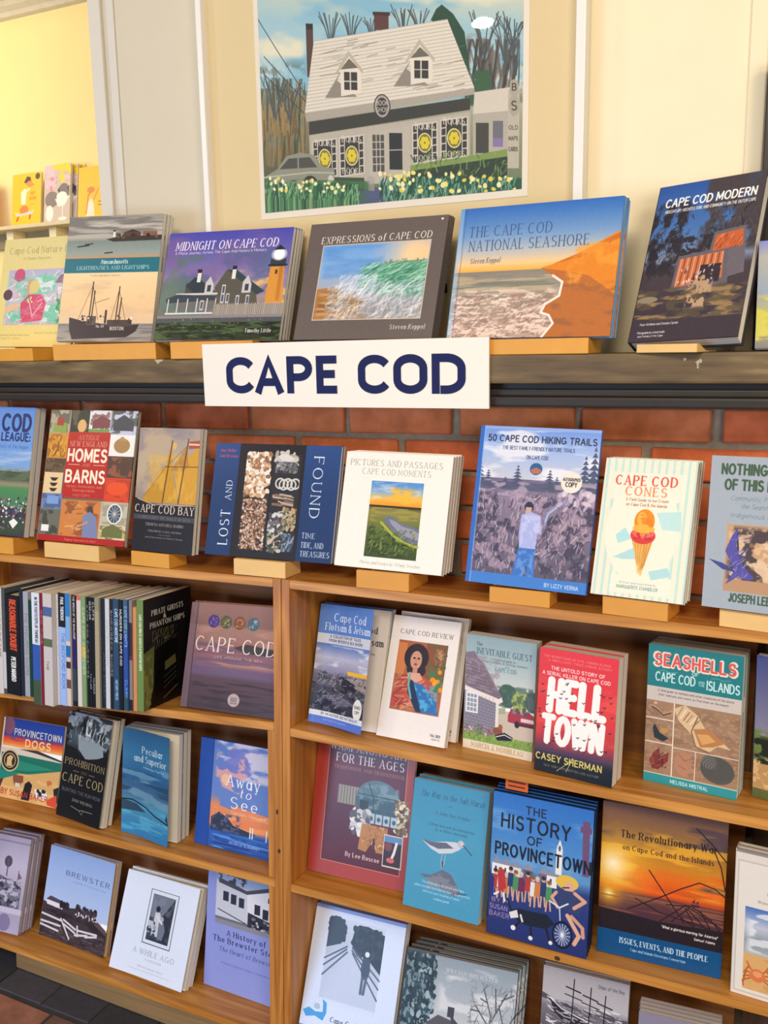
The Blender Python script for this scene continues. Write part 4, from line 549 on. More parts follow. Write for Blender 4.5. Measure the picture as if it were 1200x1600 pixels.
def p_while(A):
    A.rect(0, 0, 1, 1, 'dfe8fc')
    A.rect(.36, .13, .75, .67, '3c4458'); A.rect(.368, .136, .742, .664, 'dce4f4'); A.rect(.4, .17, .71, .63, '2e3240'); A.mottle(.4, .17, .71, .63, '5c6474', 4, 6, .5, .6, .8); A.poly([.4, .17, .71, .17, .58, .36, .5, .4, .4, .4], '8c94a8', .7)
    A.ell(.5, .31, .03, .03, '24283a'); A.poly([.47, .35, .53, .34, .58, .42, .56, .58, .46, .58], 'c8ccd8'); A.ell(.57, .4, .028, .026, 'a8acb8'); A.poly([.54, .44, .6, .42, .64, .5, .62, .6, .55, .6], '70788c'); A.line([.5, .38, .58, .44], .02, 'd8dce4'); A.dots(16, .41, .46, .5, .6, .012, .03, ['9ca4b4', '3c4458', 'c0c4d0'])
    A.text('A WHILE AGO', .55, .78, .05, '6c747c', fit=.56, wt=.1, ser=1); A.text('A MEMOIR', .56, .83, .018, '8c9098', fit=.22, wt=.14, ser=1); A.text('Barnie Easton Perry', .54, .905, .016, '8c94a0', fit=.34, wt=.1, ser=1, it=.2); A.rect(.25, .935, .82, .938, '9ca0a8')
    A.rect(0, 0, 1, .012, 'dce6f8')
def p_store(A):
    A.rect(0, 0, 1, 1, '8f9ade'); x0, y0, x1, y1 = .11, .0, 1, .46; A.grad(x0, y0, x1, y1, [(0, '90a8d8'), (.5, 'a8b0c8'), (1, '5c6070')]); A.mottle(x0, 0, .5, .2, '3c4048', 7, 6, .48, .56, .9); A.poly([x0, .1, .5, .12, .52, .4, x0, .4], 'c8ccdc'); A.poly([.5, .14, .78, .08, 1, .2, 1, .46, .52, .4], 'e0e2ee'); A.poly([.14, .08, .5, .13, .8, .05, .78, .09, .5, .16, .14, .12], '4c505c')
    for x, y in ((.2, .18), (.3, .19), (.4, .2), (.6, .22), (.7, .24), (.88, .27)): A.rect(x, y, x+.07, y+.08, '34384a')
    A.rect(.76, .14, .79, .18, '34384a'); A.poly([.52, .3, 1, .36, 1, .46, .52, .44], '343844'); A.dots(36, .55, .34, .98, .44, .01, .02, ['c0c0d0', '24242c', '70748c']); A.line([.14, .34, .5, .4], .01, '34384a'); A.rect(x0, .42, x1, .46, '8c8c9c')
    A.text('A History of', .51, .54, .042, '16204c', fit=.48, wt=.17, ser=1); A.text('The Brewster Store', .51, .605, .042, '16204c', fit=.82, wt=.17, ser=1); A.text('The Heart of Brewster', .53, .68, .034, '2c386c', fit=.7, wt=.12, ser=1, it=.2); A.text('Written by a Brewster neighbor, researched with care', .56, .78, .014, '5c68a0', fit=.7, wt=.12, it=.2)
def p_camino(A):
    A.rect(0, 0, 1, 1, 'd2defa'); A.rect(0, 0, 1, .025, '7890dc')
    x0, y0, x1, y1 = .17, .07, .79, .7; A.grad(x0, y0, x1, .72, [(0, 'c8d4ec'), (.4, 'b0bcd4'), (1, 'd2defa')]); A.dots(60, x0+.02, .09, .36, .24, .02, .045, ['1c2434', '242c3c'], 1, 1.2, 3); A.poly([.46, .13, .5, .09, .6, .085, x1, .12, x1, .4, .62, .3, .5, .26, .44, .22], '141b29'); A.dots(120, .46, .1, .76, .3, .01, .03, ['141b29', '1c2536', '10161f', '2a3446'], 1, 1.3, 4); A.poly([x0, .08, .3, .08, .34, .16, .33, .25, x0, .3], '1c2434'); A.poly([x0, .36, .38, .25, .44, .25, x1, .5, x1, .66, x0, .66], 'bcc8e4')
    for q in ([x0, .38, .4, .26], [x0, .43, .4, .28], [x0, .5, .41, .3]): A.line(q, .016, '4c5468')
    for q in ([.46, .26, x1, .44], [.46, .28, x1, .5], [.47, .3, x1, .58]): A.line(q, .016, '4c5468')
    A.ell(.63, .28, .025, .02, 'dce0e8'); A.poly([.59, .31, .67, .31, .68, .4, .66, .46, .6, .46, .58, .38], '343c54'); A.line([.61, .45, .61, .56], .028, '4c546c'); A.line([.65, .45, .64, .56], .028, '4c546c')
    A.poly([.02, .78, .08, .75, .16, .77, .24, .76, .23, .7, .22, .67, .27, .69, .28, .76, .25, .82, .16, .8, .06, .82], '2c94dc'); A.ell(.17, .73, .035, .022, 'a8b8d0')
    A.text('Cape Cod Camino Way', .65, .81, .034, '24243c', fit=.64, wt=.16, ser=1, it=.2); A.text('Walking with a Purpose', .6, .86, .026, '7c84ac', fit=.5, wt=.12, ser=1, it=.25); A.rect(0, .88, 1, 1, '5c64cc')
def p_winter(A):
    A.grad(0, 0, 1, 1, [(0, '8c9cac'), (.4, 'b0b8c4'), (.6, 'c8ccd4'), (1, 'b8bcc8')]); A.mottle(.3, .05, 1, .5, 'd8dce4', 3, 4, .5, .64, .8); A.rect(0, 0, .14, .9, '28404c'); A.dots(240, 0, .02, .24, .8, .015, .04, ['28404c', '20343e', '345060', '1c2c38'], 1, 1.6, 5); A.dots(60, .1, .1, .3, .6, .008, .02, ['28404c', '20343e', '9cb0bc'], 1, 1.8, 6); A.mottle(0, 0, .3, .9, '88a0ac', 14, 22, .58, .64, .8); A.rect(0, 0, 1, .02, '5c5048')
    for q in ([.78, .7, .8, .4, .72, .2], [.8, .45, .92, .2], [.8, .5, .66, .34], [.9, .8, .93, .5, .86, .3], [.93, .5, 1, .36], [.76, .3, .7, .28], [.84, .36, .82, .18], [.7, .38, .62, .38], [.93, .6, .82, .46], [.88, .26, .98, .2]): A.line(q, .01, '4c4c54')
    A.strokes(110, .6, .15, 1, .62, .08, 60, 50, .004, ['5c5c64', '7c7c84'], .8, 4); A.poly([.24, .56, .34, .48, .56, .52, .64, .68, .26, .66], '54505c'); A.rect(.42, .4, .48, .48, '3c3c48'); A.poly([.44, .45, .58, .56, .48, .56], '44404c'); A.rect(.24, .64, .66, .84, '74788c'); A.poly([.18, .66, .24, .56, .28, .66, .28, .84, .18, .84], '8c90a4')
    for x in (.3, .38, .5, .58): A.rect(x, .67, x+.045, .77, 'dce0ec'); A.rect(x+.008, .68, x+.037, .76, '343848')
    A.rect(0, .84, 1, 1, 'd4d8e4'); A.mottle(0, .82, 1, 1, '8c90a0', 5, 8, .5, .6, .6); A.dots(14, .55, .76, .75, .84, .01, .03, ['24242c']); A.text('WILLIAM BREWSTER', .6, .13, .028, 'dcdce4', fit=.46, wt=.14, ser=1)
def p_ship(A):
    A.grad(0, 0, 1, 1, [(0, 'a8a4ac'), (.2, 'b8b4bc'), (.26, '787480'), (.6, '3c3840'), (1, '2c2830')]); A.poly([0, .18, .2, .22, .5, .25, 1, .24, 1, .3, 0, .22], '54505c'); A.text('Ships of the Bay', .8, .07, .022, '5c5860', fit=.3, wt=.12)
    A.poly([.08, .2, .14, .215, .24, .26, .5, .3, .8, .335, .93, .34, .88, .39, .6, .4, .3, .36, .16, .3], '2c2834'); A.strokes(160, .06, .2, .94, .44, .07, -12, 16, .012, ['f0eef4', 'd0ccd4', '8c8894', 'e4e2e8'], .7, 4); A.strokes(60, .1, .22, .9, .38, .06, -10, 8, .008, ['24202c', '3c3844'], .8, 5); A.line([.1, .21, .24, .265, .5, .305, .9, .345], .012, 'f0eef4')
    for x, y in ((.37, .05), (.57, .08), (.74, .11)): A.line([x, y, x-.01, .32], .012, '24202c'); A.line([x-.09, y+.06, x+.08, y+.08], .016, '2c2834'); A.line([x-.1, y+.11, x+.1, y+.13], .012, '2c2834')
    A.poly([0, .4, 1, .5, 1, .62, 0, .6], 'e0dee4', .8); A.mottle(0, .36, 1, .6, '3c3844', 3, 9, .5, .58, .9); A.rect(0, .55, 1, 1, 'd8d6dc'); A.text('GREAT', .16, .5, .05, 'f0eef4', fit=.22, wt=.16, ser=1); A.text('SHIPWRECKS', .5, .68, .06, '2c2830', fit=.8, wt=.15, ser=1)
def p_tide(A):
    A.grad(0, 0, 1, 1, [(0, '8c8498'), (.3, '7c88b0'), (1, '6c80b8')]); A.mottle(0, 0, 1, 1, 'a8b0cc', 2, 5, .5, .62, .8); A.text('TIDAL FLATS', .5, .2, .06, 'e0e0ec', fit=.7, wt=.14, ser=1)
def p_capecod(A):
    A.grad(0, 0, 1, 1, [(0, '98706a'), (.2, '886460'), (.22, 'a07a70'), (.4, '9c6c64'), (.5, '8c6068'), (.66, '6a5878'), (.7, '5c4450'), (1, '483840')]); A.mottle(.06, .2, 1, .6, 'b88878', 2, 7, .5, .62, .8); A.mottle(.06, .36, 1, .68, '6c5070', 2, 9, .5, .6, .7); A.mottle(.06, .7, 1, 1, '382c34', 3, 16, .5, .6, .7); A.poly([.5, .4, .64, .36, 1, .4, 1, .46, .62, .44], '443c3c'); A.rect(0, 0, .07, 1, '7c6268', .7); A.rect(.066, 0, .074, 1, '3c2c30', .7)
    for x, c, d in ((.26, '4c3878', '8068a8'), (.395, '54583c', 'b49878'), (.54, '7c4c34', 'b8805c'), (.685, '4c6474', '9cb0b8')): A.ell(x, .17, .062, .062, c); A.mottle(x-.045, .125, x+.045, .215, d, 5, 5, .5, .56, .9)
    A.text('CAPE COD', .51, .45, .13, 'eee4dc', fit=.84, wt=.12, ser=1, it=.06); A.text('LIFE AROUND THE SEA', .56, .51, .02, 'd0b8b0', fit=.5, wt=.14); A.ell(.56, .88, .062, .06, 'b8a4a4'); 
    for k, t in enumerate(('365', 'PHOTO', 'DAYS')): A.text(t, .56, .87+.022*k, .014, '4c3c44', fit=.06, wt=.18)
def p_pirate(A):
    A.rect(0, 0, 1, 1, '0e0e12'); A.text('PIRATE GHOSTS', .5, .16, .045, 'd0ccc4', fit=.66, wt=.2, ser=1); A.text('&', .44, .21, .035, 'd0ccc4', fit=.05, wt=.2); A.text('PHANTOM SHIPS', .5, .27, .045, 'd0ccc4', fit=.72, wt=.2, ser=1)
    for k in range(9): A.line([.16+.05*k, .5-.01*k, .2+.055*k, .3], .006, '6c6440')
    A.strokes(50, .12, .3, .7, .5, .1, 65, 25, .008, ['5c5838', '8c8054', '3c3c28'], .8, 4); A.poly([0, .48, .22, .44, .2, .8, .1, 1, 0, 1], '5c6434'); A.mottle(0, .5, .2, 1, '8c8c4c', 3, 6, .5, .6, .7); A.poly([.22, .48, .6, .42, .72, .46, .7, .98, .24, .98], '060608'); A.poly([.44, .62, .66, .58, .68, .66, .44, .7], '5c5834')
    for k in range(3): A.line([.42, .76+.05*k, .68, .7+.045*k], .01, '4c4a44')
    A.line([.42, .95, .7, .88], .02, '6c5034')
def p_cardhot(A):
    A.rect(0, 0, 1, 1, 'f6be14'); A.poly([.4, .17, .5, .06, .62, .08, .66, .2, .5, .2], '4c2c20'); A.poly([.44, .2, .6, .14, .78, .24, .6, .28], 'e8883c'); A.poly([.3, .36, .44, .28, .5, .36, .46, .6, .32, .6], 'f0e4d0'); A.line([.44, .36, .6, .3], .05, 'f0e4d0'); A.ell(.42, .7, .16, .08, 'd87c30'); A.poly([.08, .72, .24, .78, .68, .74, .78, .72, .7, .8, .16, .82], 'c8ccd0'); A.line([.22, .84, .18, .9], .05, 'c83c20'); A.line([.64, .82, .62, .88], .05, 'c83c20')
    A.text('HOT', .72, .42, .05, 'd86020', fit=.16, wt=.2); A.text('DOG', .72, .52, .05, 'd86020', fit=.22, wt=.2); A.ell(.87, .08, .08, .06, '3c3828'); A.rect(.62, .6, .78, .61, 'a87c20')
def p_cardcat(A):
    A.rect(0, 0, 1, 1, 'c8b4a8'); A.mottle(0, 0, 1, .4, 'e8b8cc', 4, 5, .45, .52); A.mottle(0, 0, 1, .45, 'f0cc20', 3, 3, .56, .6); A.mottle(.2, .2, .5, .5, 'e87ca0', 3, 3, .46, .52); A.ell(.3, .6, .26, .14, '7c6c70'); A.ell(.75, .5, .22, .16, '6c6068'); A.poly([.42, .6, .98, .56, .8, .72, .56, .74], 'f0e8dc'); A.ell(.68, .56, .2, .08, 'f4ece0'); A.line([.72, .72, .72, .92], .03, 'f0e8dc'); A.ell(.72, .95, .16, .03, 'f0e8dc'); A.ell(.22, .84, .15, .14, 'f0e4dc'); A.poly([.5, .45, .58, .4, .6, .5], '3c3438'); A.poly([.86, .42, .96, .38, .94, .5], '3c3438')
def p_cardfox(A):
    A.rect(0, 0, 1, 1, 'f8bc10'); A.ell(.45, .45, .14, .06, 'd87c28'); A.poly([.3, .95, .34, .7, .46, .6, .56, .72, .6, .95], 'f0e0d0'); A.line([.3, .9, .36, .55, .45, .5], .04, 'd07028'); A.line([.56, .64, .7, .44], .03, 'd07028'); A.ell(.9, .16, .1, .1, 'e8d8a0', ring=.02); A.rect(.7, .68, .95, .7, '7c5c10'); A.rect(.7, .74, .95, .76, '7c5c10')
def p_bookstore(A):
    # the watercolour of the shop over the mantel
    A.grad(0, 0, 1, 1, [(0, 'd8d0b4'), (.2, '9cc0cc'), (.45, 'b4ccd0'), (.6, '9c9c84'), (1, '5c6c50')]); A.mottle(0, 0, 1, .55, '78b0cc', 3, 3, .44, .56, .8); A.mottle(0, 0, 1, .5, 'e4dcc0', 3, 3, .5, .62, .9)
    A.grad(0, .5, .2, .92, [(0, '7c8c88'), (.3, '94805c'), (1, '4c5440')]); A.mottle(0, .36, .2, .8, '6c7c74', 5, 7, .5, .6, .8); A.strokes(120, 0, .45, .19, .85, .1, 88, 6, .006, ['5c4c34', '8c7448', 'a08454', '3c4434'], .6, 2)
    A.mottle(.8, .22, 1, .56, '7c7068', 6, 6, .42, .56, .8); A.strokes(60, .8, .25, .99, .52, .2, 84, 8, .006, ['3c3838', '5c5450'], .7, 3)
    for x, y, s in ((.3, .27, .9), (.38, .26, .8), (.58, .23, .9), (.64, .22, .8), (.87, .3, 1.3), (.94, .32, 1.3), (.97, .28, 1.1), (.06, .6, 1.3), (.12, .6, 1.1), (.46, .24, .6)):
        r = np.random.RandomState(int(x*99))
        for k in range(9): a = r.uniform(-.5, .5); A.line([x, y+.04, x+a*.06*s, y-.06*s, x+a*.12*s, y-.13*s*r.uniform(.7, 1.1)], .0035, '4c5458')
    A.poly([.68, .17, .7, .12, .72, .1, .76, .14, .8, .22, .82, .4, .72, .2], '2c4c3c'); A.mottle(.78, .38, .9, .56, '3c5c44', 5, 5, .42, .5)
    for q in ([0, .2, .19, .52], [.02, .36, .2, .56], [.02, .44, .18, .6]): A.line(q, .003, '34444c')
    A.rect(.2, .22, .228, .44, '54403c'); A.rect(.2, .205, .228, .23, '342c2c'); A.rect(.47, .145, .525, .22, '5c3c3c'); A.rect(.465, .14, .53, .155, '44302c')
    A.poly([.23, .28, .74, .165, .835, .47, .185, .6], 'dbd3c6')
    for k in range(20): t = k/20; A.line([.23-.045*t, .28+.32*t, .74+.095*t, .165+.305*t], .002, 'a89e90', .8)
    A.strokes(50, .25, .26, .8, .5, .06, 12, 2, .002, ['8c8478', '7c7468'], .8, 5)
    for x, y in ((.37, .37), (.64, .31)):
        A.poly([x-.05, y+.08, x-.035, y+.04, x-.1, y+.16, x+.03, y+.15], '8c847a'); A.poly([x-.035, y+.03, x+.045, y+.02, x+.045, y+.13, x-.035, y+.15], 'ded6c8'); A.poly([x-.055, y+.04, x, y-.05, x+.055, y+.025, x, y-.02], 'e0d8ca'); A.poly([x-.035, y+.03, x, y-.02, x+.035, y+.02], '6c665c'); A.rect(x-.022, y+.04, x+.03, y+.12, '3c3a38'); A.rect(x-.022, y+.078, x+.03, y+.084, 'c8c0b4'); A.rect(x+.001, y+.04, x+.006, y+.12, 'c8c0b4'); A.poly([x-.055, y+.045, x-.002, y-.055, x+.055, y+.03, x+.05, y+.045, x, y-.03, x-.048, y+.05], 'b8b0a0')
    A.poly([.185, .6, .835, .47, .835, .5, .19, .64], 'a8a094'); A.poly([.2, .64, .82, .515, .82, .57, .2, .7], '3c3c38'); A.poly([.2, .7, .82, .58, .82, .86, .2, .93], 'b4aca0')
    def win(x0, y0, x1, y1, s):
        A.poly([x0, y0, x1, y0-s, x1, y1-s, x0, y1], '3c3c3a')
        n = 5
        for k in range(n+1): yy = y0+(y1-y0)*k/n; A.line([x0, yy, x1, yy-s], .004, 'd0c8bc')
        for k in range(6): xx = x0+(x1-x0)*k/5; A.line([xx, y0-s*k/5, xx, y1-s*k/5], .004, 'd0c8bc')
        cx, cy = (x0+x1)/2, (y0+y1-s)/2; A.poly([x0+.02, cy-.055, x1-.02, cy-.062, x1-.02, cy+.06, x0+.02, cy+.066], '3c3c3a'); A.ell(cx, cy, .026, .046, 'e0d498'); A.ell(cx, cy, .022, .04, '7c7430')
        for j in range(6): a = j*1.047; A.ell(cx+.011*math.cos(a), cy+.018*math.sin(a), .008, .013, 'd8c438')
        A.text('BOOKS', cx, y0+.025-s/2, .028, 'd8d0c0', fit=x1-x0-.02, wt=.14, ser=1); A.text('BOOKS', cx, y1-.005-s/2, .026, 'd8d0c0', fit=x1-x0-.02, wt=.14, ser=1)
    win(.215, .73, .31, .9, .018); win(.325, .71, .42, .885, .018); win(.61, .645, .7, .82, .018); win(.715, .62, .81, .8, .018)
    A.poly([.44, .68, .6, .645, .6, .9, .44, .92], 'b8b0a2'); A.rect(.455, .69, .5, .86, '54504c'); A.rect(.52, .68, .57, .85, '2e3032'); 
    for k in range(1, 5): A.line([.455, .69+.034*k, .5, .688+.034*k], .003, 'c8c0b4')
    A.line([.47, .69, .47, .86], .003, 'c8c0b4'); A.line([.485, .69, .485, .86], .003, 'c8c0b4'); A.line([.52, .76, .57, .757], .003, 'c8c0b4')
    A.ell(.495, .56, .032, .055, '3c3c3c'); A.ell(.495, .56, .028, .05, 'a8a098', ring=.006); A.text('BOOK', .495, .555, .02, 'c8c0b4', fit=.045, wt=.14); A.text('SHOP', .495, .585, .02, 'c8c0b4', fit=.045, wt=.14)
    A.poly([.835, .49, .99, .46, .99, .57, .83, .59], 'cfc6b8'); A.poly([.83, .59, .99, .575, .99, .78, .83, .81], 'b0a89c'); A.rect(.84, .63, .885, .77, '44443e'); A.rect(.9, .62, .935, .74, '6c6c74'); A.rect(.9, .7, .935, .74, '8474a0')
    A.rect(.952, .48, .99, .84, 'b8b0a0'); A.ell(.972, .47, .016, .04, 'a8a090'); A.ell(.972, .55, .018, .05, 'a8a090'); A.text('B', .972, .48, .03, '44403c', wt=.16); A.text('S', .972, .57, .04, '44403c', wt=.14)
    for k, t in enumerate(('OLD', 'MAPS', 'CARDS')): A.text(t, .97, .66+.05*k, .018, '4c4844', fit=.03, wt=.14)
    A.poly([.6, .86, .83, .8, .95, .77, .95, .9, .6, .94], '34463a'); A.poly([.6, .83, .83, .78, .95, .75, .95, .8, .6, .87], '7c9450'); A.poly([.6, .855, .95, .785, .95, .93, .6, .95], '2e3f34'); A.strokes(80, .6, .76, .95, .9, .02, 70, 30, .004, ['5c7844', '8ca458', '3c5438'], .7, 8); A.rect(.29, .89, .42, .95, '3c4a34'); A.rect(.38, .95, .66, 1, '4c5478'); A.poly([.42, .94, .6, .91, .64, .97, .4, .99], '50587c'); A.rect(.435, .9, .46, .95, '8c8880'); A.ell(.445, .9, .016, .02, 'a8a49c')
    A.poly([0, .9, .06, .86, .1, .8, .16, .78, .22, .79, .25, .84, .3, .85, .3, .91, .22, .94, .04, .97, 0, .97], '8c8c7c'); A.poly([.07, .86, .11, .81, .2, .8, .23, .845], '4c4c48'); A.line([.15, .8, .15, .86], .006, '8c8c7c'); A.line([0, .9, .2, .87, .3, .87], .004, 'b8b8a8'); A.ell(.2, .92, .03, .035, '34342e'); A.ell(.285, .9, .012, .02, 'c8c4b8')
    A.mottle(0, .9, .45, 1, '3c6c44', 9, 5, .3, .45); A.mottle(.5, .88, 1, 1, '2c5440', 9, 6, .25, .45); A.strokes(260, .01, .92, .4, 1, .04, 80, 18, .004, ['5c9468', '2c5c40', '84ac7c', '1c4438'], .9, 6); A.strokes(340, .48, .88, .99, 1, .04, 80, 18, .004, ['5c9480', '2c5c4c', '84ac8c', '1c4438'], .9, 7)
    A.dots(34, .02, .9, .38, .96, .004, .007, ['e8e0a0', 'f0e8c0', 'd8c860'], 1, 1.3, 3); A.dots(60, .48, .86, .98, .95, .004, .008, ['e8e0a0', 'f0e4b0', 'dcc84c', 'e8d878'], 1, 1.3, 4)
    # straighten the drawing so that its eaves run level
    V, U = np.mgrid[0:A.h, 0:A.w].astype(np.float32); v = V/A.h; u = U/A.w; sv = np.clip(v+(.126+(1-v)*.16)*(.5-u), 0, .999)*A.h; k0 = sv.astype(int); k1 = np.minimum(k0+1, A.h-1); f = (sv-k0)[..., None]; ui = U.astype(int); A.b = A.b[k0, ui]*(1-f)+A.b[k1, ui]*f
# ---------------------------------------------------------------- materials
def rgb(c): 
    v = hx(c); v = np.where(v <= .04045, v/12.92, ((v+.055)/1.055)**2.4); return (float(v[0]), float(v[1]), float(v[2]), 1)
def nodes(name):
    m = bpy.data.materials.new(name); m.use_nodes = True; t = m.node_tree; return m, t, t.nodes['Principled BSDF'], t.nodes, t.links
_mc = {}
def plain(c, rough=.5, bump=0, scale=40, var=.12, metal=0, name='paint'):
    """one colour with a fine mottle and optional relief"""
    k = (c, rough, bump, scale, var, metal)
    if k in _mc: return _mc[k]
    m, t, p, n, l = nodes(name+'_'+c); tc = n.new('ShaderNodeTexCoord'); nz = n.new('ShaderNodeTexNoise'); nz.inputs['Scale'].default_value = scale; nz.inputs['Detail'].default_value = 5
    l.new(tc.outputs['Object'], nz.inputs['Vector']); mx = n.new('ShaderNodeMix'); mx.data_type = 'RGBA'; a = rgb(c)
    mx.inputs['A'].default_value = tuple(v*(1-var) for v in a[:3])+(1,); mx.inputs['B'].default_value = tuple(min(1, v*(1+var)) for v in a[:3])+(1,)
    l.new(nz.outputs['Fac'], mx.inputs['Factor']); l.new(mx.outputs['Result'], p.inputs['Base Color']); p.inputs['Roughness'].default_value = rough; p.inputs['Metallic'].default_value = metal; p.inputs['Specular IOR Level'].default_value = .35
    if bump:
        b = n.new('ShaderNodeBump'); b.inputs['Strength'].default_value = bump; b.inputs['Distance'].default_value = .002; l.new(nz.outputs['Fac'], b.inputs['Height']); l.new(b.outputs['Normal'], p.inputs['Normal'])
    _mc[k] = m; return m
def wood(c0, c1, axis, rough=.42, knots=True, sc=1., name='pine'):
    """long grain along an axis: stretched noise rings plus fine pores"""
    k = (c0, c1, axis, rough, sc)
    if k in _mc: return _mc[k]
    m, t, p, n, l = nodes(name+'_'+axis); tc = n.new('ShaderNodeTexCoord'); mp = n.new('ShaderNodeMapping'); s = {'X': (1.2, 14, 14), 'Z': (14, 14, 1.2), 'Y': (14, 1.2, 14)}[axis]
    mp.inputs['Scale'].default_value = tuple(v*sc for v in s); l.new(tc.outputs['Object'], mp.inputs['Vector'])
    n1 = n.new('ShaderNodeTexNoise'); n1.inputs['Scale'].default_value = 1.1; n1.inputs['Detail'].default_value = 3; n1.inputs['Distortion'].default_value = .6; l.new(mp.outputs[0], n1.inputs['Vector'])
    mu = n.new('ShaderNodeMath'); mu.operation = 'MULTIPLY'; mu.inputs[1].default_value = 9; l.new(n1.outputs['Fac'], mu.inputs[0]); fr = n.new('ShaderNodeMath'); fr.operation = 'PINGPONG'; fr.inputs[1].default_value = 1; l.new(mu.outputs[0], fr.inputs[0])
    m2 = n.new('ShaderNodeMapping'); m2.inputs['Scale'].default_value = tuple(v*sc*(9 if v > 2 else 2.5) for v in s); l.new(tc.outputs['Object'], m2.inputs['Vector']); n2 = n.new('ShaderNodeTexNoise'); n2.inputs['Scale'].default_value = 2; n2.inputs['Detail'].default_value = 4; l.new(m2.outputs[0], n2.inputs['Vector'])
    ad = n.new('ShaderNodeMath'); ad.operation = 'MULTIPLY_ADD'; l.new(fr.outputs[0], ad.inputs[0]); ad.inputs[1].default_value = .5; sm = n.new('ShaderNodeMath'); sm.operation = 'MULTIPLY'; sm.inputs[1].default_value = .6; l.new(n2.outputs['Fac'], sm.inputs[0]); l.new(sm.outputs[0], ad.inputs[2])
    r = n.new('ShaderNodeValToRGB'); r.color_ramp.elements[0].position = .15; r.color_ramp.elements[0].color = rgb(c0); r.color_ramp.elements[1].position = .85; r.color_ramp.elements[1].color = rgb(c1); l.new(ad.outputs[0], r.inputs[0])
    l.new(r.outputs[0], p.inputs['Base Color']); p.inputs['Roughness'].default_value = rough; b = n.new('ShaderNodeBump'); b.inputs['Strength'].default_value = .15; b.inputs['Distance'].default_value = .001; l.new(n2.outputs['Fac'], b.inputs['Height']); l.new(b.outputs['Normal'], p.inputs['Normal'])
    _mc[k] = m; return m
def leaves(c='e8dcc4'):
    """the edge of a block of paper: fine lines of single sheets"""
    k = ('leaves', c)
    if k in _mc: return _mc[k]
    m, t, p, n, l = nodes('paper_'+c); tc = n.new('ShaderNodeTexCoord'); mp = n.new('ShaderNodeMapping'); mp.inputs['Scale'].default_value = (3, 900, 3); l.new(tc.outputs['Object'], mp.inputs['Vector'])
    nz = n.new('ShaderNodeTexNoise'); nz.inputs['Scale'].default_value = 1; nz.inputs['Detail'].default_value = 2; l.new(mp.outputs[0], nz.inputs['Vector']); r = n.new('ShaderNodeValToRGB'); a = rgb(c)
    r.color_ramp.elements[0].position = .3; r.color_ramp.elements[0].color = tuple(v*.72 for v in a[:3])+(1,); r.color_ramp.elements[1].position = .6; r.color_ramp.elements[1].color = a; l.new(nz.outputs['Fac'], r.inputs[0]); l.new(r.outputs[0], p.inputs['Base Color']); p.inputs['Roughness'].default_value = .8
    _mc[k] = m; return m
def printed(name, fn, w, h, rough=.33, res=1650):
    """a print painted above by fn onto a generated picture, laid on by UV"""
    if name in _mc: return _mc[name]
    A = Art(max(8, int(w*res)), max(8, int(h*res))); fn(A)
    g = (fbm(A.h, A.w, A.w/5, A.h/5, 5, 2)-.5)*.022; px = np.ones((A.h, A.w, 4), np.float32); px[..., :3] = np.clip(A.b+g[..., None], 0, 1)
    im = bpy.data.images.new('print_'+name, A.w, A.h); im.pixels.foreach_set(px[::-1].ravel()); im.update(); im.pack()
    m, t, p, n, l = nodes('print_'+name); ti = n.new('ShaderNodeTexImage'); ti.image = im; ti.extension = 'EXTEND'; l.new(ti.outputs[0], p.inputs['Base Color']); p.inputs['Roughness'].default_value = rough; p.inputs['Specular IOR Level'].default_value = .36
    _mc[name] = m; return m
# ---------------------------------------------------------------- mesh helpers
def mesh_obj(name, verts, faces, mat, parent=None, uv=None, M=None, smooth=False):
    me = bpy.data.meshes.new(name); me.from_pydata([tuple(v) for v in verts], [], faces); me.materials.append(mat)
    if uv:
        L = me.uv_layers.new(name='UVMap')
        for lp in me.loops: L.data[lp.index].uv = uv(me.vertices[lp.vertex_index].co)
    if smooth:
        for f in me.polygons: f.use_smooth = True
    o = bpy.data.objects.new(name, me); C.objects.link(o)
    if parent: o.parent = parent
    if M is not None: o.matrix_world = M if not parent else o.matrix_world; 
    if M is not None and not parent: o.matrix_world = M
    return o
BF = [(0, 3, 2, 1), (4, 5, 6, 7), (0, 1, 5, 4), (1, 2, 6, 5), (2, 3, 7, 6), (3, 0, 4, 7)]
def box_v(x0, y0, z0, x1, y1, z1): return [(x0, y0, z0), (x1, y0, z0), (x1, y1, z0), (x0, y1, z0), (x0, y0, z1), (x1, y0, z1), (x1, y1, z1), (x0, y1, z1)]
def box(name, b, mat, parent=None, M=None, uv=None, bev=0):
    """box from (x0,y0,z0,x1,y1,z1), optionally with softened edges"""
    if not bev: return mesh_obj(name, box_v(*b), BF, mat, parent, uv, M)
    bm = bmesh.new(); vs = [bm.verts.new(v) for v in box_v(*b)]; [bm.faces.new([vs[i] for i in f]) for f in BF]
    bmesh.ops.bevel(bm, geom=bm.edges[:], offset=bev, segments=2, affect='EDGES', profile=.6)
    return bm_obj(name, bm, mat, parent, M)
def bm_obj(name, bm, mat, parent=None, M=None):
    bmesh.ops.recalc_face_normals(bm, faces=bm.faces[:]); me = bpy.data.meshes.new(name); bm.to_mesh(me); bm.free(); me.materials.append(mat); o = bpy.data.objects.new(name, me); C.objects.link(o)
    if parent: o.parent = parent
    elif M is not None: o.matrix_world = M
    return o
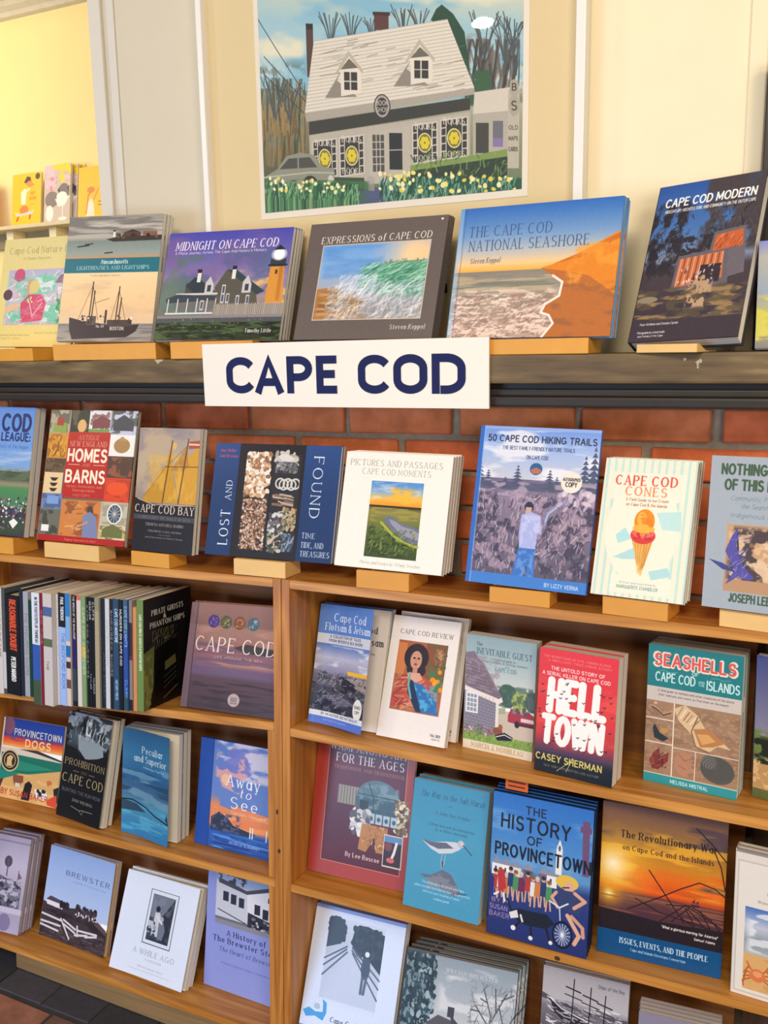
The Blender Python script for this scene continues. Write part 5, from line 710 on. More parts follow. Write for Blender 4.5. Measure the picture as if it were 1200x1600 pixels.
def prism(name, prof, x0, x1, mat, parent=None, M=None, taper=0):
    """profile in (y,z) swept along x"""
    n = len(prof); v = [(x0-taper*(.05-p[1])*0, p[0], p[1]) for p in prof]+[(x1+taper*p[0], p[0], p[1]) for p in prof]
    f = [tuple(range(n)), tuple(range(2*n-1, n-1, -1))]+[(i, i+n, (i+1) % n+n, (i+1) % n) for i in range(n)]
    bm = bmesh.new(); vs = [bm.verts.new(q) for q in v]; [bm.faces.new([vs[i] for i in q]) for q in f]
    bmesh.ops.bevel(bm, geom=bm.edges[:], offset=.0008, segments=1, affect='EDGES')
    return bm_obj(name, bm, mat, parent, M)
def thing(name, label, cat, M, group=None):
    o = bpy.data.objects.new(name, None); C.objects.link(o); o.empty_display_size = .05; o.matrix_world = M; o['label'] = label; o['category'] = cat
    if group: o['group'] = group
    return o
def tag(o, label, cat, group=None):
    o['label'] = label; o['category'] = cat
    if group: o['group'] = group
    return o
def struct(o): o['kind'] = 'structure'; return o
def dup(root, M, label, group=None):
    r = root.copy(); C.objects.link(r); r.matrix_world = M; r['label'] = label
    if group: r['group'] = group
    for ch in list(root.children):
        c = ch.copy(); C.objects.link(c); c.parent = r; c.matrix_parent_inverse = ch.matrix_parent_inverse.copy()
        for g in ch.children: d = g.copy(); C.objects.link(d); d.parent = c
    return r
def rough_box(name, b, mat, parent=None, M=None, amp=.0016, seed=0, bev=.004):
    """a box with worn edges and slightly uneven faces"""
    r = random.Random(seed); bm = bmesh.new(); v = box_v(*b); vs = [bm.verts.new([c+r.uniform(-amp, amp) for c in q]) for q in v]; [bm.faces.new([vs[i] for i in f]) for f in BF]
    bmesh.ops.bevel(bm, geom=bm.edges[:], offset=bev, segments=1, affect='EDGES'); return bm_obj(name, bm, mat, parent, M)
# ---------------------------------------------------------------- the room
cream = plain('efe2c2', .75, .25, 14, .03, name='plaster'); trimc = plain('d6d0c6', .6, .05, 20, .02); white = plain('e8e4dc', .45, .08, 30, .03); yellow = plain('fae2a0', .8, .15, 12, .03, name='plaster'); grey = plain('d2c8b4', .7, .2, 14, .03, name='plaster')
struct(box('wall_back', (-.268, .25, .33, 2.4, .9, 2.2), cream, M=WALL))
struct(box('wall_pier', (-.598, .25, .33, -.268, .9, 2.2), grey, M=WALL))  # plaster greyed against the cream wall: the pier's shade sits in its colour
struct(box('trim_1', (-.600, .240, .36, -.566, .25, 2.2), trimc, M=WALL, bev=.003)); struct(box('trim_2', (-.555, .246, .36, -.533, .25, 2.2), trimc, M=WALL, bev=.003))
struct(box('trim_3', (.775, .244, .36, .802, .25, 2.2), cream, M=WALL, bev=.002))
struct(box('wall_left', (-3.2, .9, -1.038, -.53, 1.0, 2.2), yellow, M=WALL)); struct(box('ceiling', (-3.2, .25, 1.555, -.6, .9, 1.6), plain('b8a888', .8), M=WALL))
struct(prism('trim_4', [(.9, 1.50), (.885, 1.505), (.882, 1.518), (.868, 1.53), (.865, 1.545), (.85, 1.555), (.9, 1.555)], -3.2, -.6, plain('d8cdb4', .6), M=WALL))
struct(box('floor', (-4, -3.5, -1.05, 3, .5, -1.04), plain('3c3a3c', .9, .6, 60, .3, name='mortar'), M=WALL))
# the chimney breast below the mantel: mortar bed with every brick on it
bw = struct(box('wall_brick', (-1.6, .214, -1.04, 1.9, .9, .331), plain('9c907e', .95, .9, 90, .3, name='mortar'), M=WALL))
BR = ['dc7848', 'd26c40', 'e0824e', 'cc6a42', 'd87a4a', 'c46e4c']
def brickmat(c):
    k = ('brick', c)
    if k in _mc: return _mc[k]
    m, t, p, n, l = nodes('brick_'+c); tc = n.new('ShaderNodeTexCoord'); nz = n.new('ShaderNodeTexNoise'); nz.inputs['Scale'].default_value = 22; nz.inputs['Detail'].default_value = 7; l.new(tc.outputs['Object'], nz.inputs['Vector'])
    r = n.new('ShaderNodeValToRGB'); e = r.color_ramp.elements; e[0].position = .3; e[0].color = tuple(v*.75 for v in rgb(c)[:3])+(1,); e[1].position = .5; e[1].color = rgb(c); q = e.new(.75); q.color = tuple(min(1, v*1.25+.02) for v in rgb(c)[:3])+(1,)
    l.new(nz.outputs['Fac'], r.inputs[0]); l.new(r.outputs[0], p.inputs['Base Color']); p.inputs['Roughness'].default_value = .85
    n2 = n.new('ShaderNodeTexNoise'); n2.inputs['Scale'].default_value = 130; n2.inputs['Detail'].default_value = 4; l.new(tc.outputs['Object'], n2.inputs['Vector']); b = n.new('ShaderNodeBump'); b.inputs['Strength'].default_value = .5; b.inputs['Distance'].default_value = .002; l.new(n2.outputs['Fac'], b.inputs['Height']); l.new(b.outputs['Normal'], p.inputs['Normal'])
    _mc[k] = m; return m
rr = random.Random(4)
for row in range(6):
    z1 = .253-.068*(row-1) if row else .321; z0 = z1-.056
    off = .063 if row % 2 == 0 else -.055
    for k in range(-7, 7):
        x0 = off+.238*k+rr.uniform(-.003, .003)-.012
        if x0 > 1.7 or x0 < -1.58: continue
        rough_box('brick', (x0+.0, .2035+rr.uniform(-.002, .002), z0+rr.uniform(-.001, .001), x0+.224+rr.uniform(-.003, .001), .222, z1), brickmat(BR[rr.randrange(6)]), bw, seed=rr.random(), bev=.003)
for row in range(6, 19):                                        # lower courses, where the cases leave the wall free
    z1 = .253-.068*(row-1); z0 = z1-.056
    for x0 in ((-1.585, -1.347, -1.109) if row % 2 else (-1.466, -1.228, -.99)): rough_box('brick', (x0, .2035+rr.uniform(-.002, .002), z0, x0+.224, .222, z1), brickmat(BR[rr.randrange(6)]), bw, seed=rr.random(), bev=.003)
# hearth: dark slates along the cases, then brick pavers
fl = bpy.data.objects['floor']
for k in range(12):
    x0 = -1.05+.145*k; rough_box('slate_tile', (x0, -.125, -1.046, x0+.141, .08, -1.037+rr.uniform(-.001, .001)), plain(['3a3a44', '34343c', '42414a'][k % 3], .6, .5, 60, .25, name='slate'), fl, seed=k, bev=.002)
for j in range(5):
    for k in range(9):
        x0 = -1.2+.212*k+(.1 if j % 2 else 0); y1 = -.135-.104*j
        rough_box('paver_brick', (x0, y1-.096, -1.046, x0+.203, y1, -1.037+rr.uniform(-.002, .001)), brickmat(['8c5a48', '7c5040', '94604c', '6c4c40'][(j*3+k) % 4]), fl, seed=j*9+k, bev=.003)
# ---------------------------------------------------------------- the mantel
def worn():
    m, t, p, n, l = nodes('worn_paint'); tc = n.new('ShaderNodeTexCoord'); mp = n.new('ShaderNodeMapping'); mp.inputs['Scale'].default_value = (3, 14, 22); l.new(tc.outputs['Object'], mp.inputs['Vector'])
    a = n.new('ShaderNodeTexNoise'); a.inputs['Scale'].default_value = 3; a.inputs['Detail'].default_value = 6; l.new(mp.outputs[0], a.inputs['Vector']); r = n.new('ShaderNodeValToRGB'); e = r.color_ramp.elements; e[0].position = .3; e[0].color = rgb('503c22'); e[1].position = .6; e[1].color = rgb('705a38'); q = e.new(.74); q.color = rgb('86724c')
    l.new(a.outputs['Fac'], r.inputs[0]); s = n.new('ShaderNodeTexNoise'); s.inputs['Scale'].default_value = 9; s.inputs['Detail'].default_value = 8; l.new(tc.outputs['Object'], s.inputs['Vector']); g = n.new('ShaderNodeMath'); g.operation = 'GREATER_THAN'; g.inputs[1].default_value = .7; l.new(s.outputs['Fac'], g.inputs[0])
    mx = n.new('ShaderNodeMix'); mx.data_type = 'RGBA'; l.new(g.outputs[0], mx.inputs['Factor']); l.new(r.outputs[0], mx.inputs['A']); mx.inputs['B'].default_value = rgb('b0a48c'); l.new(mx.outputs['Result'], p.inputs['Base Color']); p.inputs['Roughness'].default_value = .55
    b = n.new('ShaderNodeBump'); b.inputs['Strength'].default_value = .4; b.inputs['Distance'].default_value = .002; l.new(a.outputs['Fac'], b.inputs['Height']); l.new(b.outputs['Normal'], p.inputs['Normal']); return m
dark = worn(); md = plain('2e2722', .5, .3, 30, .25, name='dark_paint')
mt = thing('mantel', 'long dark worn wooden mantel shelf above the brick chimney wall', 'mantel', WALL)
box('shelf_board', (-1.5, .043, .371, 1.9, .25, .419), dark, mt, bev=.004)
box('cove', (-1.5, .072, .361, 1.9, .25, .371), md, mt); box('moulding', (-1.5, .062, .349, 1.9, .25, .361), md, mt, bev=.003); box('moulding', (-1.5, .052, .3315, 1.9, .25, .349), md, mt, bev=.004)
# ---------------------------------------------------------------- the sign
sg = thing('sign', 'white card sign reading CAPE COD hung on the front of the dark mantel', 'sign', WALL @ Matrix.Translation((-.184, .036, .327)) @ Matrix.Rotation(math.radians(-.2), 4, 'Y'))
mesh_obj('board', box_v(0, 0, 0, .59, .005, .12), BF, plain('efe8dd', .5, .05, 20, .02), sg)
def arcp(cx, cy, rx, ry, a0, a1, n=18): return [(cx+rx*math.cos(math.radians(a0+(a1-a0)*i/n)), cy+ry*math.sin(math.radians(a0+(a1-a0)*i/n))) for i in range(n+1)]
LET = {'C': (.56, [arcp(.28, .68, .28, .32, 25, 180, 12)+arcp(.28, .32, .28, .32, 180, 335, 12)]), 'A': (.66, [[(-.03, -.13), (.33, 1), (.69, -.13)], [(.13, .26), (.53, .26)]]), 'P': (.56, [[(0, -.13), (0, 1)]+arcp(.26, .71, .29, .29, 90, -90, 12)+[(.108, .42)]]), 'E': (.5, [[(.52, 1), (0, 1), (0, 0), (.52, 0)], [(0, .52), (.46, .52)]]),
       'O': (.6, [arcp(.3, .68, .3, .32, 0, 180, 14)+arcp(.3, .32, .3, .32, 180, 360, 14)+[(.6, .68)]]), 'D': (.6, [[(0, -.13), (0, 1)]+arcp(.25, .66, .34, .34, 90, 0, 9)+arcp(.25, .34, .34, .34, 0, -90, 9)+[(.108, 0)]])}
def ribbon(pts, r):
    pts = [p for i, p in enumerate(pts) if i == 0 or math.dist(p, pts[i-1]) > 1e-5]; n = len(pts); cyc = math.dist(pts[0], pts[-1]) < 1e-5; L, R_ = [], []
    for i in range(n):
        a = Vector(pts[n-2 if cyc and i == 0 else max(0, i-1)]); b = Vector(pts[i]); c = Vector(pts[1 if cyc and i == n-1 else min(n-1, i+1)])
        d0 = (b-a).normalized() if i or cyc else (c-b).normalized(); d1 = (c-b).normalized() if i < n-1 or cyc else d0
        n0 = Vector((-d0.y, d0.x)); n1 = Vector((-d1.y, d1.x)); m = (n0+n1); m = m.normalized() if m.length > 1e-6 else n0; k = r/max(.66, m.dot(n0)); L.append(b+m*k); R_.append(b-m*k)
    return L, R_
blue = plain('0e1850', .7, 0, 20, .05, name='letter_blue'); H_ = .0545
for c, X, HX in (('C', .055, .093), ('A', .121, .072), ('P', .192, .073), ('E', .2555, .069), ('C', .342, .092), ('O', .4125, .084), ('D', .486, .081)):
    v, f = [], []
    for st in LET[c][1]:
        L, R_ = ribbon([(p[0]*HX, p[1]*H_) for p in st], .0073); n = len(L); o = len(v)
        dy = -.0003*LET[c][1].index(st)
        for q in L+R_: v.append((q.x, dy, q.y))
        for q in L+R_: v.append((q.x, .0012, q.y))
        f += [(o+i, o+n+i, o+n+i+1, o+i+1) for i in range(n-1)]+[(o+2*n+i, o+2*n+i+1, o+3*n+i+1, o+3*n+i) for i in range(n-1)]
        f += [(o+i, o+i+1, o+2*n+i+1, o+2*n+i) for i in range(n-1)]+[(o+n+i, o+3*n+i, o+3*n+i+1, o+n+i+1) for i in range(n-1)]
    lt = mesh_obj('letter', v, f, blue, sg); lt.location = (X+.0073, -.0011, .0322)
# ---------------------------------------------------------------- the framed watercolour standing on the mantel
fr = thing('framed_picture', 'large framed watercolour of a white bookshop in a wide cream mat above the mantel', 'picture', WALL @ Matrix.Translation((0, 0, .4195)))
fw = plain('e9e6e2', .3, 0, 20, .02)
def fb(*b): return (b[0], b[1], b[2]-.4195, b[3], b[4], b[5]-.4195)
for b in ((-.285, .205, .4195, -.272, .238, 1.5), (.500, .205, .4195, .517, .238, 1.5), (-.272, .205, .4195, .5, .238, .434), (-.272, .205, 1.486, .5, .238, 1.5)): box('frame_bar', fb(*b), fw, fr, bev=.002)
box('mat', fb(-.272, .226, .434, .5, .232, 1.486), plain('ddc89c', .8, .1, 60, .02, name='mat_board'), fr)
mesh_obj('print_border', box_v(*fb(-.157, .2245, .70, .413, .226, 1.20)), BF, plain('e6dccc', .7, 0, 20, .02), fr)
px0, px1, pz0, pz1 = -.146, .402, .713, 1.108
mesh_obj('watercolour', box_v(*fb(px0, .2235, pz0, px1, .2245, 1.17)), BF, printed('bookshop', p_bookstore, .55, .395, .5), fr, uv=lambda c: ((c.x-px0)/(px1-px0), (c.z+.4195-pz0)/(pz1-pz0)))
gm, t, p, n, l = nodes('picture_glass'); n.remove(p); tr = n.new('ShaderNodeBsdfTransparent'); gl = n.new('ShaderNodeBsdfGlossy'); gl.inputs['Roughness'].default_value = .02; lw = n.new('ShaderNodeFresnel'); lw.inputs['IOR'].default_value = 1.45; mx = n.new('ShaderNodeMixShader'); ge = n.new('ShaderNodeNewGeometry'); nb = n.new('ShaderNodeMath'); nb.operation = 'SUBTRACT'; nb.inputs[0].default_value = 1; l.new(ge.outputs['Backfacing'], nb.inputs[1]); pr = n.new('ShaderNodeMath'); pr.operation = 'MULTIPLY'; l.new(lw.outputs[0], pr.inputs[0]); l.new(nb.outputs[0], pr.inputs[1]); l.new(pr.outputs[0], mx.inputs[0]); l.new(tr.outputs[0], mx.inputs[1]); l.new(gl.outputs[0], mx.inputs[2]); l.new(mx.outputs[0], n['Material Output'].inputs['Surface'])
box('glass', fb(-.272, .2115, .434, .5, .214, 1.486), gm, fr)
box('clip', fb(.236, .208, .535, .262, .2115, .552), plain('241c18', .4), fr)
dkf = thing('picture_frame', 'narrow black edge of a frame at the far right above the mantel', 'picture', WALL @ Matrix.Translation((.806, .20, .4195)))
for b in ((0, 0, 0, .03, .02, .45), (.37, 0, 0, .4, .02, .45), (.03, 0, 0, .37, .02, .03), (.03, 0, .42, .37, .02, .45)): box('frame_bar', b, plain('1a1416', .4), dkf, bev=.002)
box('panel', (.03, .008, .03, .37, .018, .42), plain('2a2024', .5), dkf)
# ---------------------------------------------------------------- the card rack in the recess
rk = thing('card_ledge', 'pale ledge with cards on the yellow wall at upper left', 'shelf', WALL @ Matrix.Translation((-1.95, .80, .848)))
lm = plain('d8c9a4', .6); box('ledge', (0, 0, -.012, .85, .1, 0), lm, rk, bev=.002); box('back_board', (0, .085, -.06, .85, .1, -.012), plain('a89878', .7), rk)  # back board darker than the ledge: the shadow beneath is painted into it
for x in (.40, .59): box('bracket', (x, .03, -.06, x+.03, .085, -.012), plain('efe0b4', .6), rk, bev=.002)
def card(x, z, w, h, t, mat, label, edge='efe8d8', yaw=-9, grp=None):
    M = WALL @ Matrix.Translation((x, .822, z)) @ Matrix.Rotation(math.radians(yaw), 4, 'Z') @ Matrix.Rotation(math.radians(-8), 4, 'X'); c = thing('greeting_card', label, 'card', M, grp)
    mesh_obj('front', box_v(0, 0, 0, w, .0012, h), BF, mat, c, uv=lambda q: (q.x/w, q.z/h)); box('insert', (.001, .0012, .0035, w-.002, t, h-.002), leaves(edge), c); return c
Z_ = .8485
card(-1.755, Z_, .13, .165, .012, plain('d83c70', .5), 'pink card at the left end of the yellow wall ledge', 'd03c6c', yaw=-2); card(-1.513, Z_, .132, .165, .008, printed('cardhot', p_cardhot, .13, .165, .4, 700), 'yellow card with a duck on a skateboard', yaw=-2)
cc = card(-1.372, Z_, .115, .18, .01, printed('cardcat', p_cardcat, .115, .18, .4, 700), 'pink and grey card with cats and a dessert glass', yaw=-2, grp='cat cards on the ledge')
for k in range(2): dup(cc, Matrix.Translation((.016*(k+1), .014*(k+1), 0)) @ cc.matrix_world, '%s card behind the cat card with the dessert glass' % ('first', 'second')[k], 'cat cards on the ledge')
card(-1.227, Z_, .12, .16, .008, printed('cardfox', p_cardfox, .12, .16, .4, 700), 'yellow card with a fox at the right end of the ledge', yaw=-2)
# ---------------------------------------------------------------- the two bookcases
FX = wood('a5661f', 'd8984a', 'X'); FZ = wood('9c5c22', 'cc8a40', 'Z'); BK = wood('7a4826', 'a06a3c', 'X', .6, sc=.6, name='plywood'); BK2 = wood('754624', '96602f', 'X', .6, sc=.7, name='plywood')
def board(name, x0, x1, z, slope, parent, th=.017, y0=0, y1=.185, mat=FX):
    v = []; 
    for y in (y0, y1):
        for (x, d) in ((x0, -th), (x1, -th), (x1, 0), (x0, 0)): v.append((x, y, z+slope*x+d))
    bm = bmesh.new(); vs = [bm.verts.new(q) for q in v]
    for f in ((0, 1, 2, 3), (7, 6, 5, 4), (0, 4, 5, 1), (3, 2, 6, 7), (1, 5, 6, 2), (0, 3, 7, 4)): bm.faces.new([vs[i] for i in f])
    bmesh.ops.bevel(bm, geom=bm.edges[:], offset=.0012, segments=2, affect='EDGES'); return bm_obj(name, bm, mat, parent)
lc = thing('bookcase', 'left pine bookcase with three rows of books, one row of spines', 'bookcase', CASE)
box('side_panel', (-.944, 0, -1.027, -.926, .19, -.0175), FZ, lc, bev=.0012); box('side_panel', (-.0185, 0, -1.027, -.0008, .19, 0), FZ, lc, bev=.0012)
board('top_panel', -.926, -.0185, 0, .0187, lc); board('shelf', -.926, -.0185, -.2887, .0649, lc); board('shelf', -.926, -.0185, -.618, .0295, lc); board('shelf', -.926, -.0185, -.9628, .023, lc)
box('back_panel', (-.926, .1855, -1.0, -.0185, .1895, -.01), BK, lc); box('plinth', (-.765, .004, -1.036, -.0185, .02, -.984), wood('7c6040', '94764c', 'X', .6, name='old_pine'), lc)
for z0, z1 in ((-.6185, -.3075), (-.963, -.6365)): box('cleat', (-.0355, .003, z0, -.0188, .022, z1), FZ, lc, bev=.001)
def knot(parent, x, z, rx, rz):
    n = 14; v = [(x+rx*math.cos(6.2832*i/n), .0002, z+rz*math.sin(6.2832*i/n)) for i in range(n)]+[(x+rx*.9*math.cos(6.2832*i/n), -.0003, z+rz*.9*math.sin(6.2832*i/n)) for i in range(n)]
    mesh_obj('knot', v, [tuple(range(n, 2*n))]+[(i, (i+1) % n, (i+1) % n+n, i+n) for i in range(n)], plain('4a2c14', .6, .2, 80, .4, name='knot'), parent)
knot(bpy.data.objects['side_panel.001'], -.0125, -.474, .0028, .006); knot(bpy.data.objects['side_panel.001'], -.0085, -.556, .0036, .005)
rc = thing('bookcase', 'right pine bookcase beginning beside the narrow gap, rows of facing books', 'bookcase', CASE)
box('side_panel', (.0008, 0, -1.027, .0185, .19, 0), FZ, rc, bev=.0012); box('side_panel', (1.28, 0, -1.027, 1.298, .19, 0), FZ, rc, bev=.0012)
board('top_panel', .0185, 1.28, 0, 0, rc); board('shelf', .0185, 1.28, -.2951, 0, rc); board('shelf', .0185, 1.28, -.6198, .019, rc); board('shelf', .0185, 1.28, -.9656, .005, rc)
box('back_panel', (.0185, .1855, -1.0, .842, .1895, -.01), BK2, rc); box('back_panel', (.856, .188, -1.0, 1.28, .1915, -.01), wood('3c2820', '5a3c28', 'Z', .7, name='dark_ply'), rc); box('plinth', (.0185, .004, -1.036, 1.28, .02, -.98), FX, rc)
knot([c for c in rc.children if c.name.startswith('shelf')][1], .56, -.6195, .0055, .0045)
# ---------------------------------------------------------------- books
def cover_mesh(w, h, th, bend, nx=12):
    """front cover sheet, hinged at x = 0; bend = mean opening angle in degrees"""
    xs = [0]; ys = [0]; n = nx if bend else 1
    for i in range(n): a = math.radians(bend)*min(1.15, (i+.5)/n*2.4); xs.append(xs[-1]+math.cos(a)*w/n); ys.append(ys[-1]-math.sin(a)*w/n)
    v, uvs = [], []
    for i in range(n+1):
        for y in (0, th):
            for z in (0, h): v.append((xs[i], ys[i]+y, z)); uvs.append((i/n, z/h))
    f = []
    for i in range(n):
        a = 4*i; b = a+4; f += [(a, b, b+1, a+1), (a+2, a+3, b+3, b+2), (a, a+2, b+2, b), (a+1, b+1, b+3, a+3)]
    f += [(0, 1, 3, 2), (4*n, 4*n+2, 4*n+3, 4*n+1)]
    return v, f, uvs
def make_book(M, w, h, t, kind, mat, spine, label, bend=0, pages='e9dfcb', pagemat=None, group=None, spinemat=None):
    hard = kind == 'h'; o = thing('hardcover_book' if hard else 'paperback_book', label, 'book', M, group); ct = .0026 if hard else .0005; ins = .003 if hard else .0004
    v, f, uvs = cover_mesh(w, h, ct, bend); me = bpy.data.meshes.new('front_cover'); me.from_pydata(v, [], f); me.materials.append(mat); L = me.uv_layers.new(name='UVMap')
    for lp in me.loops: L.data[lp.index].uv = uvs[lp.vertex_index]
    c = bpy.data.objects.new('front_cover', me); C.objects.link(c); c.parent = o
    sm = spinemat or plain(spine, .4, 0, 30, .05, name='cover')
    box('back_cover', (0, t-ct, 0, w, t, h), plain(spine, .4, 0, 30, .05, name='cover'), o)
    s0 = -.0012 if hard else -.0004
    mesh_obj('spine', box_v(s0, .0001, 0, .0008, t-.0001, h), BF, sm, o, uv=lambda q: ((t-q.y)/t, q.z/h))
    pm = leaves(pages); b = (.001, ct, ins, w-ins, t-ct, h-ins)
    box('page_block', b, pm, o)
    if pagemat: mesh_obj('title_page', box_v(.001, ct-.0003, ins, w-ins-.001, ct-.0001, h-ins-.001), BF, pagemat, o, uv=lambda q: (q.x/w, q.z/h))
    return o
def frame_of(fr_, x, y, z, yaw, lean, roll):
    yw, al, rl = (math.radians(v) for v in (yaw, lean, roll)); a = Vector((math.cos(yw), math.sin(yw), 0)); u = Vector((-math.sin(yw)*math.sin(al), math.cos(yw)*math.sin(al), math.cos(al)))
    a2 = a*math.cos(rl)+u*math.sin(rl); u2 = u*math.cos(rl)-a*math.sin(rl); n = u2.cross(a2); return fr_ @ Matrix(((a2.x, n.x, u2.x, x), (a2.y, n.y, u2.y, y), (a2.z, n.z, u2.z, z), (0, 0, 0, 1)))
BOOKS = [
  # key, print, binding, spine colour, thickness, copies, (x, y, z, yaw, lean, width, height, roll)
  ('A0', 'league', 'p', '4a78c0', 0.016, 2, (-0.922, 0.005, 0.0285, 3.3698, 10.047, 0.227, 0.2966, -0.6304)),
  ('A1', 'homes', 'h', '8c8474', 0.012, 1, (-0.6396, 0.005, 0.0278, 2.2305, 12.0368, 0.239, 0.2931, 0.066)),
  ('A2', 'bay', 'p', '1c1a1e', 0.011, 2, (-0.3713, 0.005, 0.0273, -0.4872, 8.2336, 0.157, 0.2567, -0.1704)),
  ('A3', 'lost', 'p', '1f3c6e', 0.008, 2, (-0.182, 0.005, 0.0335, 4.1273, 13.5283, 0.2777, 0.2263, 0.1154)),
  ('A4', 'pictures', 'p', 'f0ece4', 0.014, 4, (0.1139, 0.005, 0.0373, 2.8515, 13.6978, 0.2111, 0.2158, -0.802)),
  ('A5', 'hiking', 'h', '2f68c0', 0.012, 1, (0.3747, 0.005, 0.0322, 0.2229, 11.119, 0.2095, 0.2744, -1.2182)),
  ('A6', 'cones', 'p', 'd8e4dc', 0.015, 3, (0.5923, 0.005, 0.0326, -5.657, 14.8111, 0.1477, 0.2268, -0.1689)),
  ('A7', 'nothing', 'p', 'a2aab4', 0.012, 1, (0.7657, 0.005, 0.0305, -7.7252, 3.316, 0.1313, 0.2342, -0.1777)),
  ('B1', 'flotsam', 'p', '4a70b8', 0.014, 2, (0.0347, 0.0413, -0.2917, 0.6421, 14.0769, 0.1523, 0.2345, 0.1746)),
  ('B2', 'review', 'p', 'e4dcd8', 0.012, 2, (0.189, 0.0351, -0.2911, -1.1019, 19.367, 0.1418, 0.2318, 0.0303)),
  ('B3', 'guest', 'p', 'b8b4b0', 0.008, 3, (0.3544, 0.0627, -0.2947, -4.2342, 2.3613, 0.1352, 0.214, -0.0427)),
  ('B4', 'hell', 'p', 'a01c20', 0.026, 2, (0.5021, 0.0215, -0.2937, -7.0541, 3.074, 0.1387, 0.2173, -0.0696)),
  ('B5', 'shells', 'p', '207a80', 0.018, 3, (0.6809, 0.0657, -0.295, -6.0679, 0.1416, 0.1501, 0.2391, 0.2022)),
  ('B6', 'light2', 'p', '5c6088', 0.012, 1, (0.8526, 0.0797, -0.2951, -13.7207, -5.3878, 0.127, 0.2444, -0.1734)),
  ('C1', 'wampa', 'p', 'a83c34', 0.01, 1, (0.0245, 0.0544, -0.6175, 2.0183, 11.6387, 0.2166, 0.2862, 0.1847)),
  ('C2', 'salt', 'p', '2f7c98', 0.018, 2, (0.2552, 0.0199, -0.6108, -2.7292, 13.5536, 0.1542, 0.2382, 1.0187)),
  ('C3', 'history', 'h', '182440', 0.012, 4, (0.4292, 0.0026, -0.6105, -0.8647, 5.8491, 0.1804, 0.2581, 0.3086)),
  ('C4', 'rev', 'p', '3c2830', 0.009, 1, (0.621, 0.0296, -0.6073, 3.066, 4.7646, 0.2028, 0.266, 0.3096)),
  ('C5', 'crab', 'h', 'c8c0b8', 0.013, 2, (0.8416, 0.0161, -0.6033, -5.5187, 2.19, 0.1376, 0.2407, 1.3173)),
  ('D1', 'camino', 'p', 'a8b4dc', 0.014, 2, (0.0265, 0.0057, -0.9604, 2.5306, 21.4107, 0.2025, 0.2653, 0.1191)),
  ('D2', 'winter', 'h', '3c4450', 0.012, 4, (0.2416, 0.0116, -0.9589, 5.4087, 24.7566, 0.2249, 0.2254, 0.3962)),
  ('D3', 'ship', 'p', '6c6874', 0.012, 2, (0.5195, 0.039, -0.961, 3.2877, 9.6811, 0.1549, 0.2692, 0.2824)),
  ('D4', 'tide', 'p', '6c7088', 0.01, 4, (0.6933, 0.0423, -0.9611, 5.5389, 5.9323, 0.1377, 0.2411, -0.4123)),
  ('E1', 'tdogs', 'p', 'd8d0cc', 0.006, 1, (-0.8738, 0.0586, -0.6424, 0.7261, 13.3334, 0.1989, 0.1932, 1.7068)),
  ('E2', 'prohib', 'p', '1c1e24', 0.013, 2, (-0.6505, 0.0373, -0.6341, -5.069, 13.797, 0.1567, 0.242, 1.7024)),
  ('E3', 'peculiar', 'p', '2c5c84', 0.014, 3, (-0.4495, 0.0344, -0.6297, 1.6886, 6.2747, 0.1535, 0.2374, 1.7263)),
  ('E4', 'away', 'h', '1c48a0', 0.012, 1, (-0.2629, 0.0578, -0.6236, -2.1995, 10.2077, 0.199, 0.2296, 1.7855)),
  ('F1', 'postcard', 'h', '8c84a0', 0.013, 3, (-0.9095, 0.0215, -0.9803, 4.4523, 16.6476, 0.121, 0.2278, 1.2701)),
  ('F2', 'brewster', 'p', '8ca4d8', 0.006, 2, (-0.7501, 0.0612, -0.9784, -1.3614, 15.2967, 0.2196, 0.2148, 1.2942)),
  ('F3', 'while', 'p', 'd8def0', 0.013, 2, (-0.4939, 0.0289, -0.9692, -0.1981, 22.3125, 0.2179, 0.2158, 1.2987)),
  ('F4', 'store', 'p', '8f9ade', 0.01, 1, (-0.2587, 0.075, -0.9674, -2.1601, 7.3504, 0.215, 0.2686, 1.4062)),
  ('L1', 'capecod', 'h', '7c6268', 0.013, 2, (-0.2619, 0.0188, -0.3022, -4.0268, 15.6197, 0.2431, 0.2199, 3.5896)),
  ('M1', 'nature', 'p', 'd8c887', 0.008, 1, (-0.8472, 0.117, 0.4531, -1.9373, 13.6707, 0.2503, 0.254, -1.2763)),
  ('M2', 'lights', 'p', '8f8a80', 0.012, 3, (-0.5829, 0.055, 0.4607, 8.6823, 15.2246, 0.2317, 0.2755, -1.4344)),
  ('M3', 'midnight', 'p', '3c3c70', 0.011, 4, (-0.319, 0.055, 0.4572, 5.3715, 20.2737, 0.2845, 0.2317, -0.7202)),
  ('M4', 'express', 'h', '5a504c', 0.009, 3, (0.0134, 0.055, 0.4518, -0.9881, 19.4959, 0.2823, 0.2293, -0.718)),
  ('M5', 'seashore', 'h', '6f9ccc', 0.012, 3, (0.3225, 0.055, 0.4483, -2.6474, 15.931, 0.2828, 0.2303, -0.4895)),
  ('M6', 'modern', 'h', '2c2830', 0.03, 1, (0.6316, 0.055, 0.4351, -14.5111, 27.9504, 0.1696, 0.286, 2.5689)),
  ('M7', 'marsh', 'p', '8890c0', 0.01, 1, (0.819, 0.055, 0.4235, 2.0646, 15.5074, 0.1245, 0.1658, 1.0923)),
]

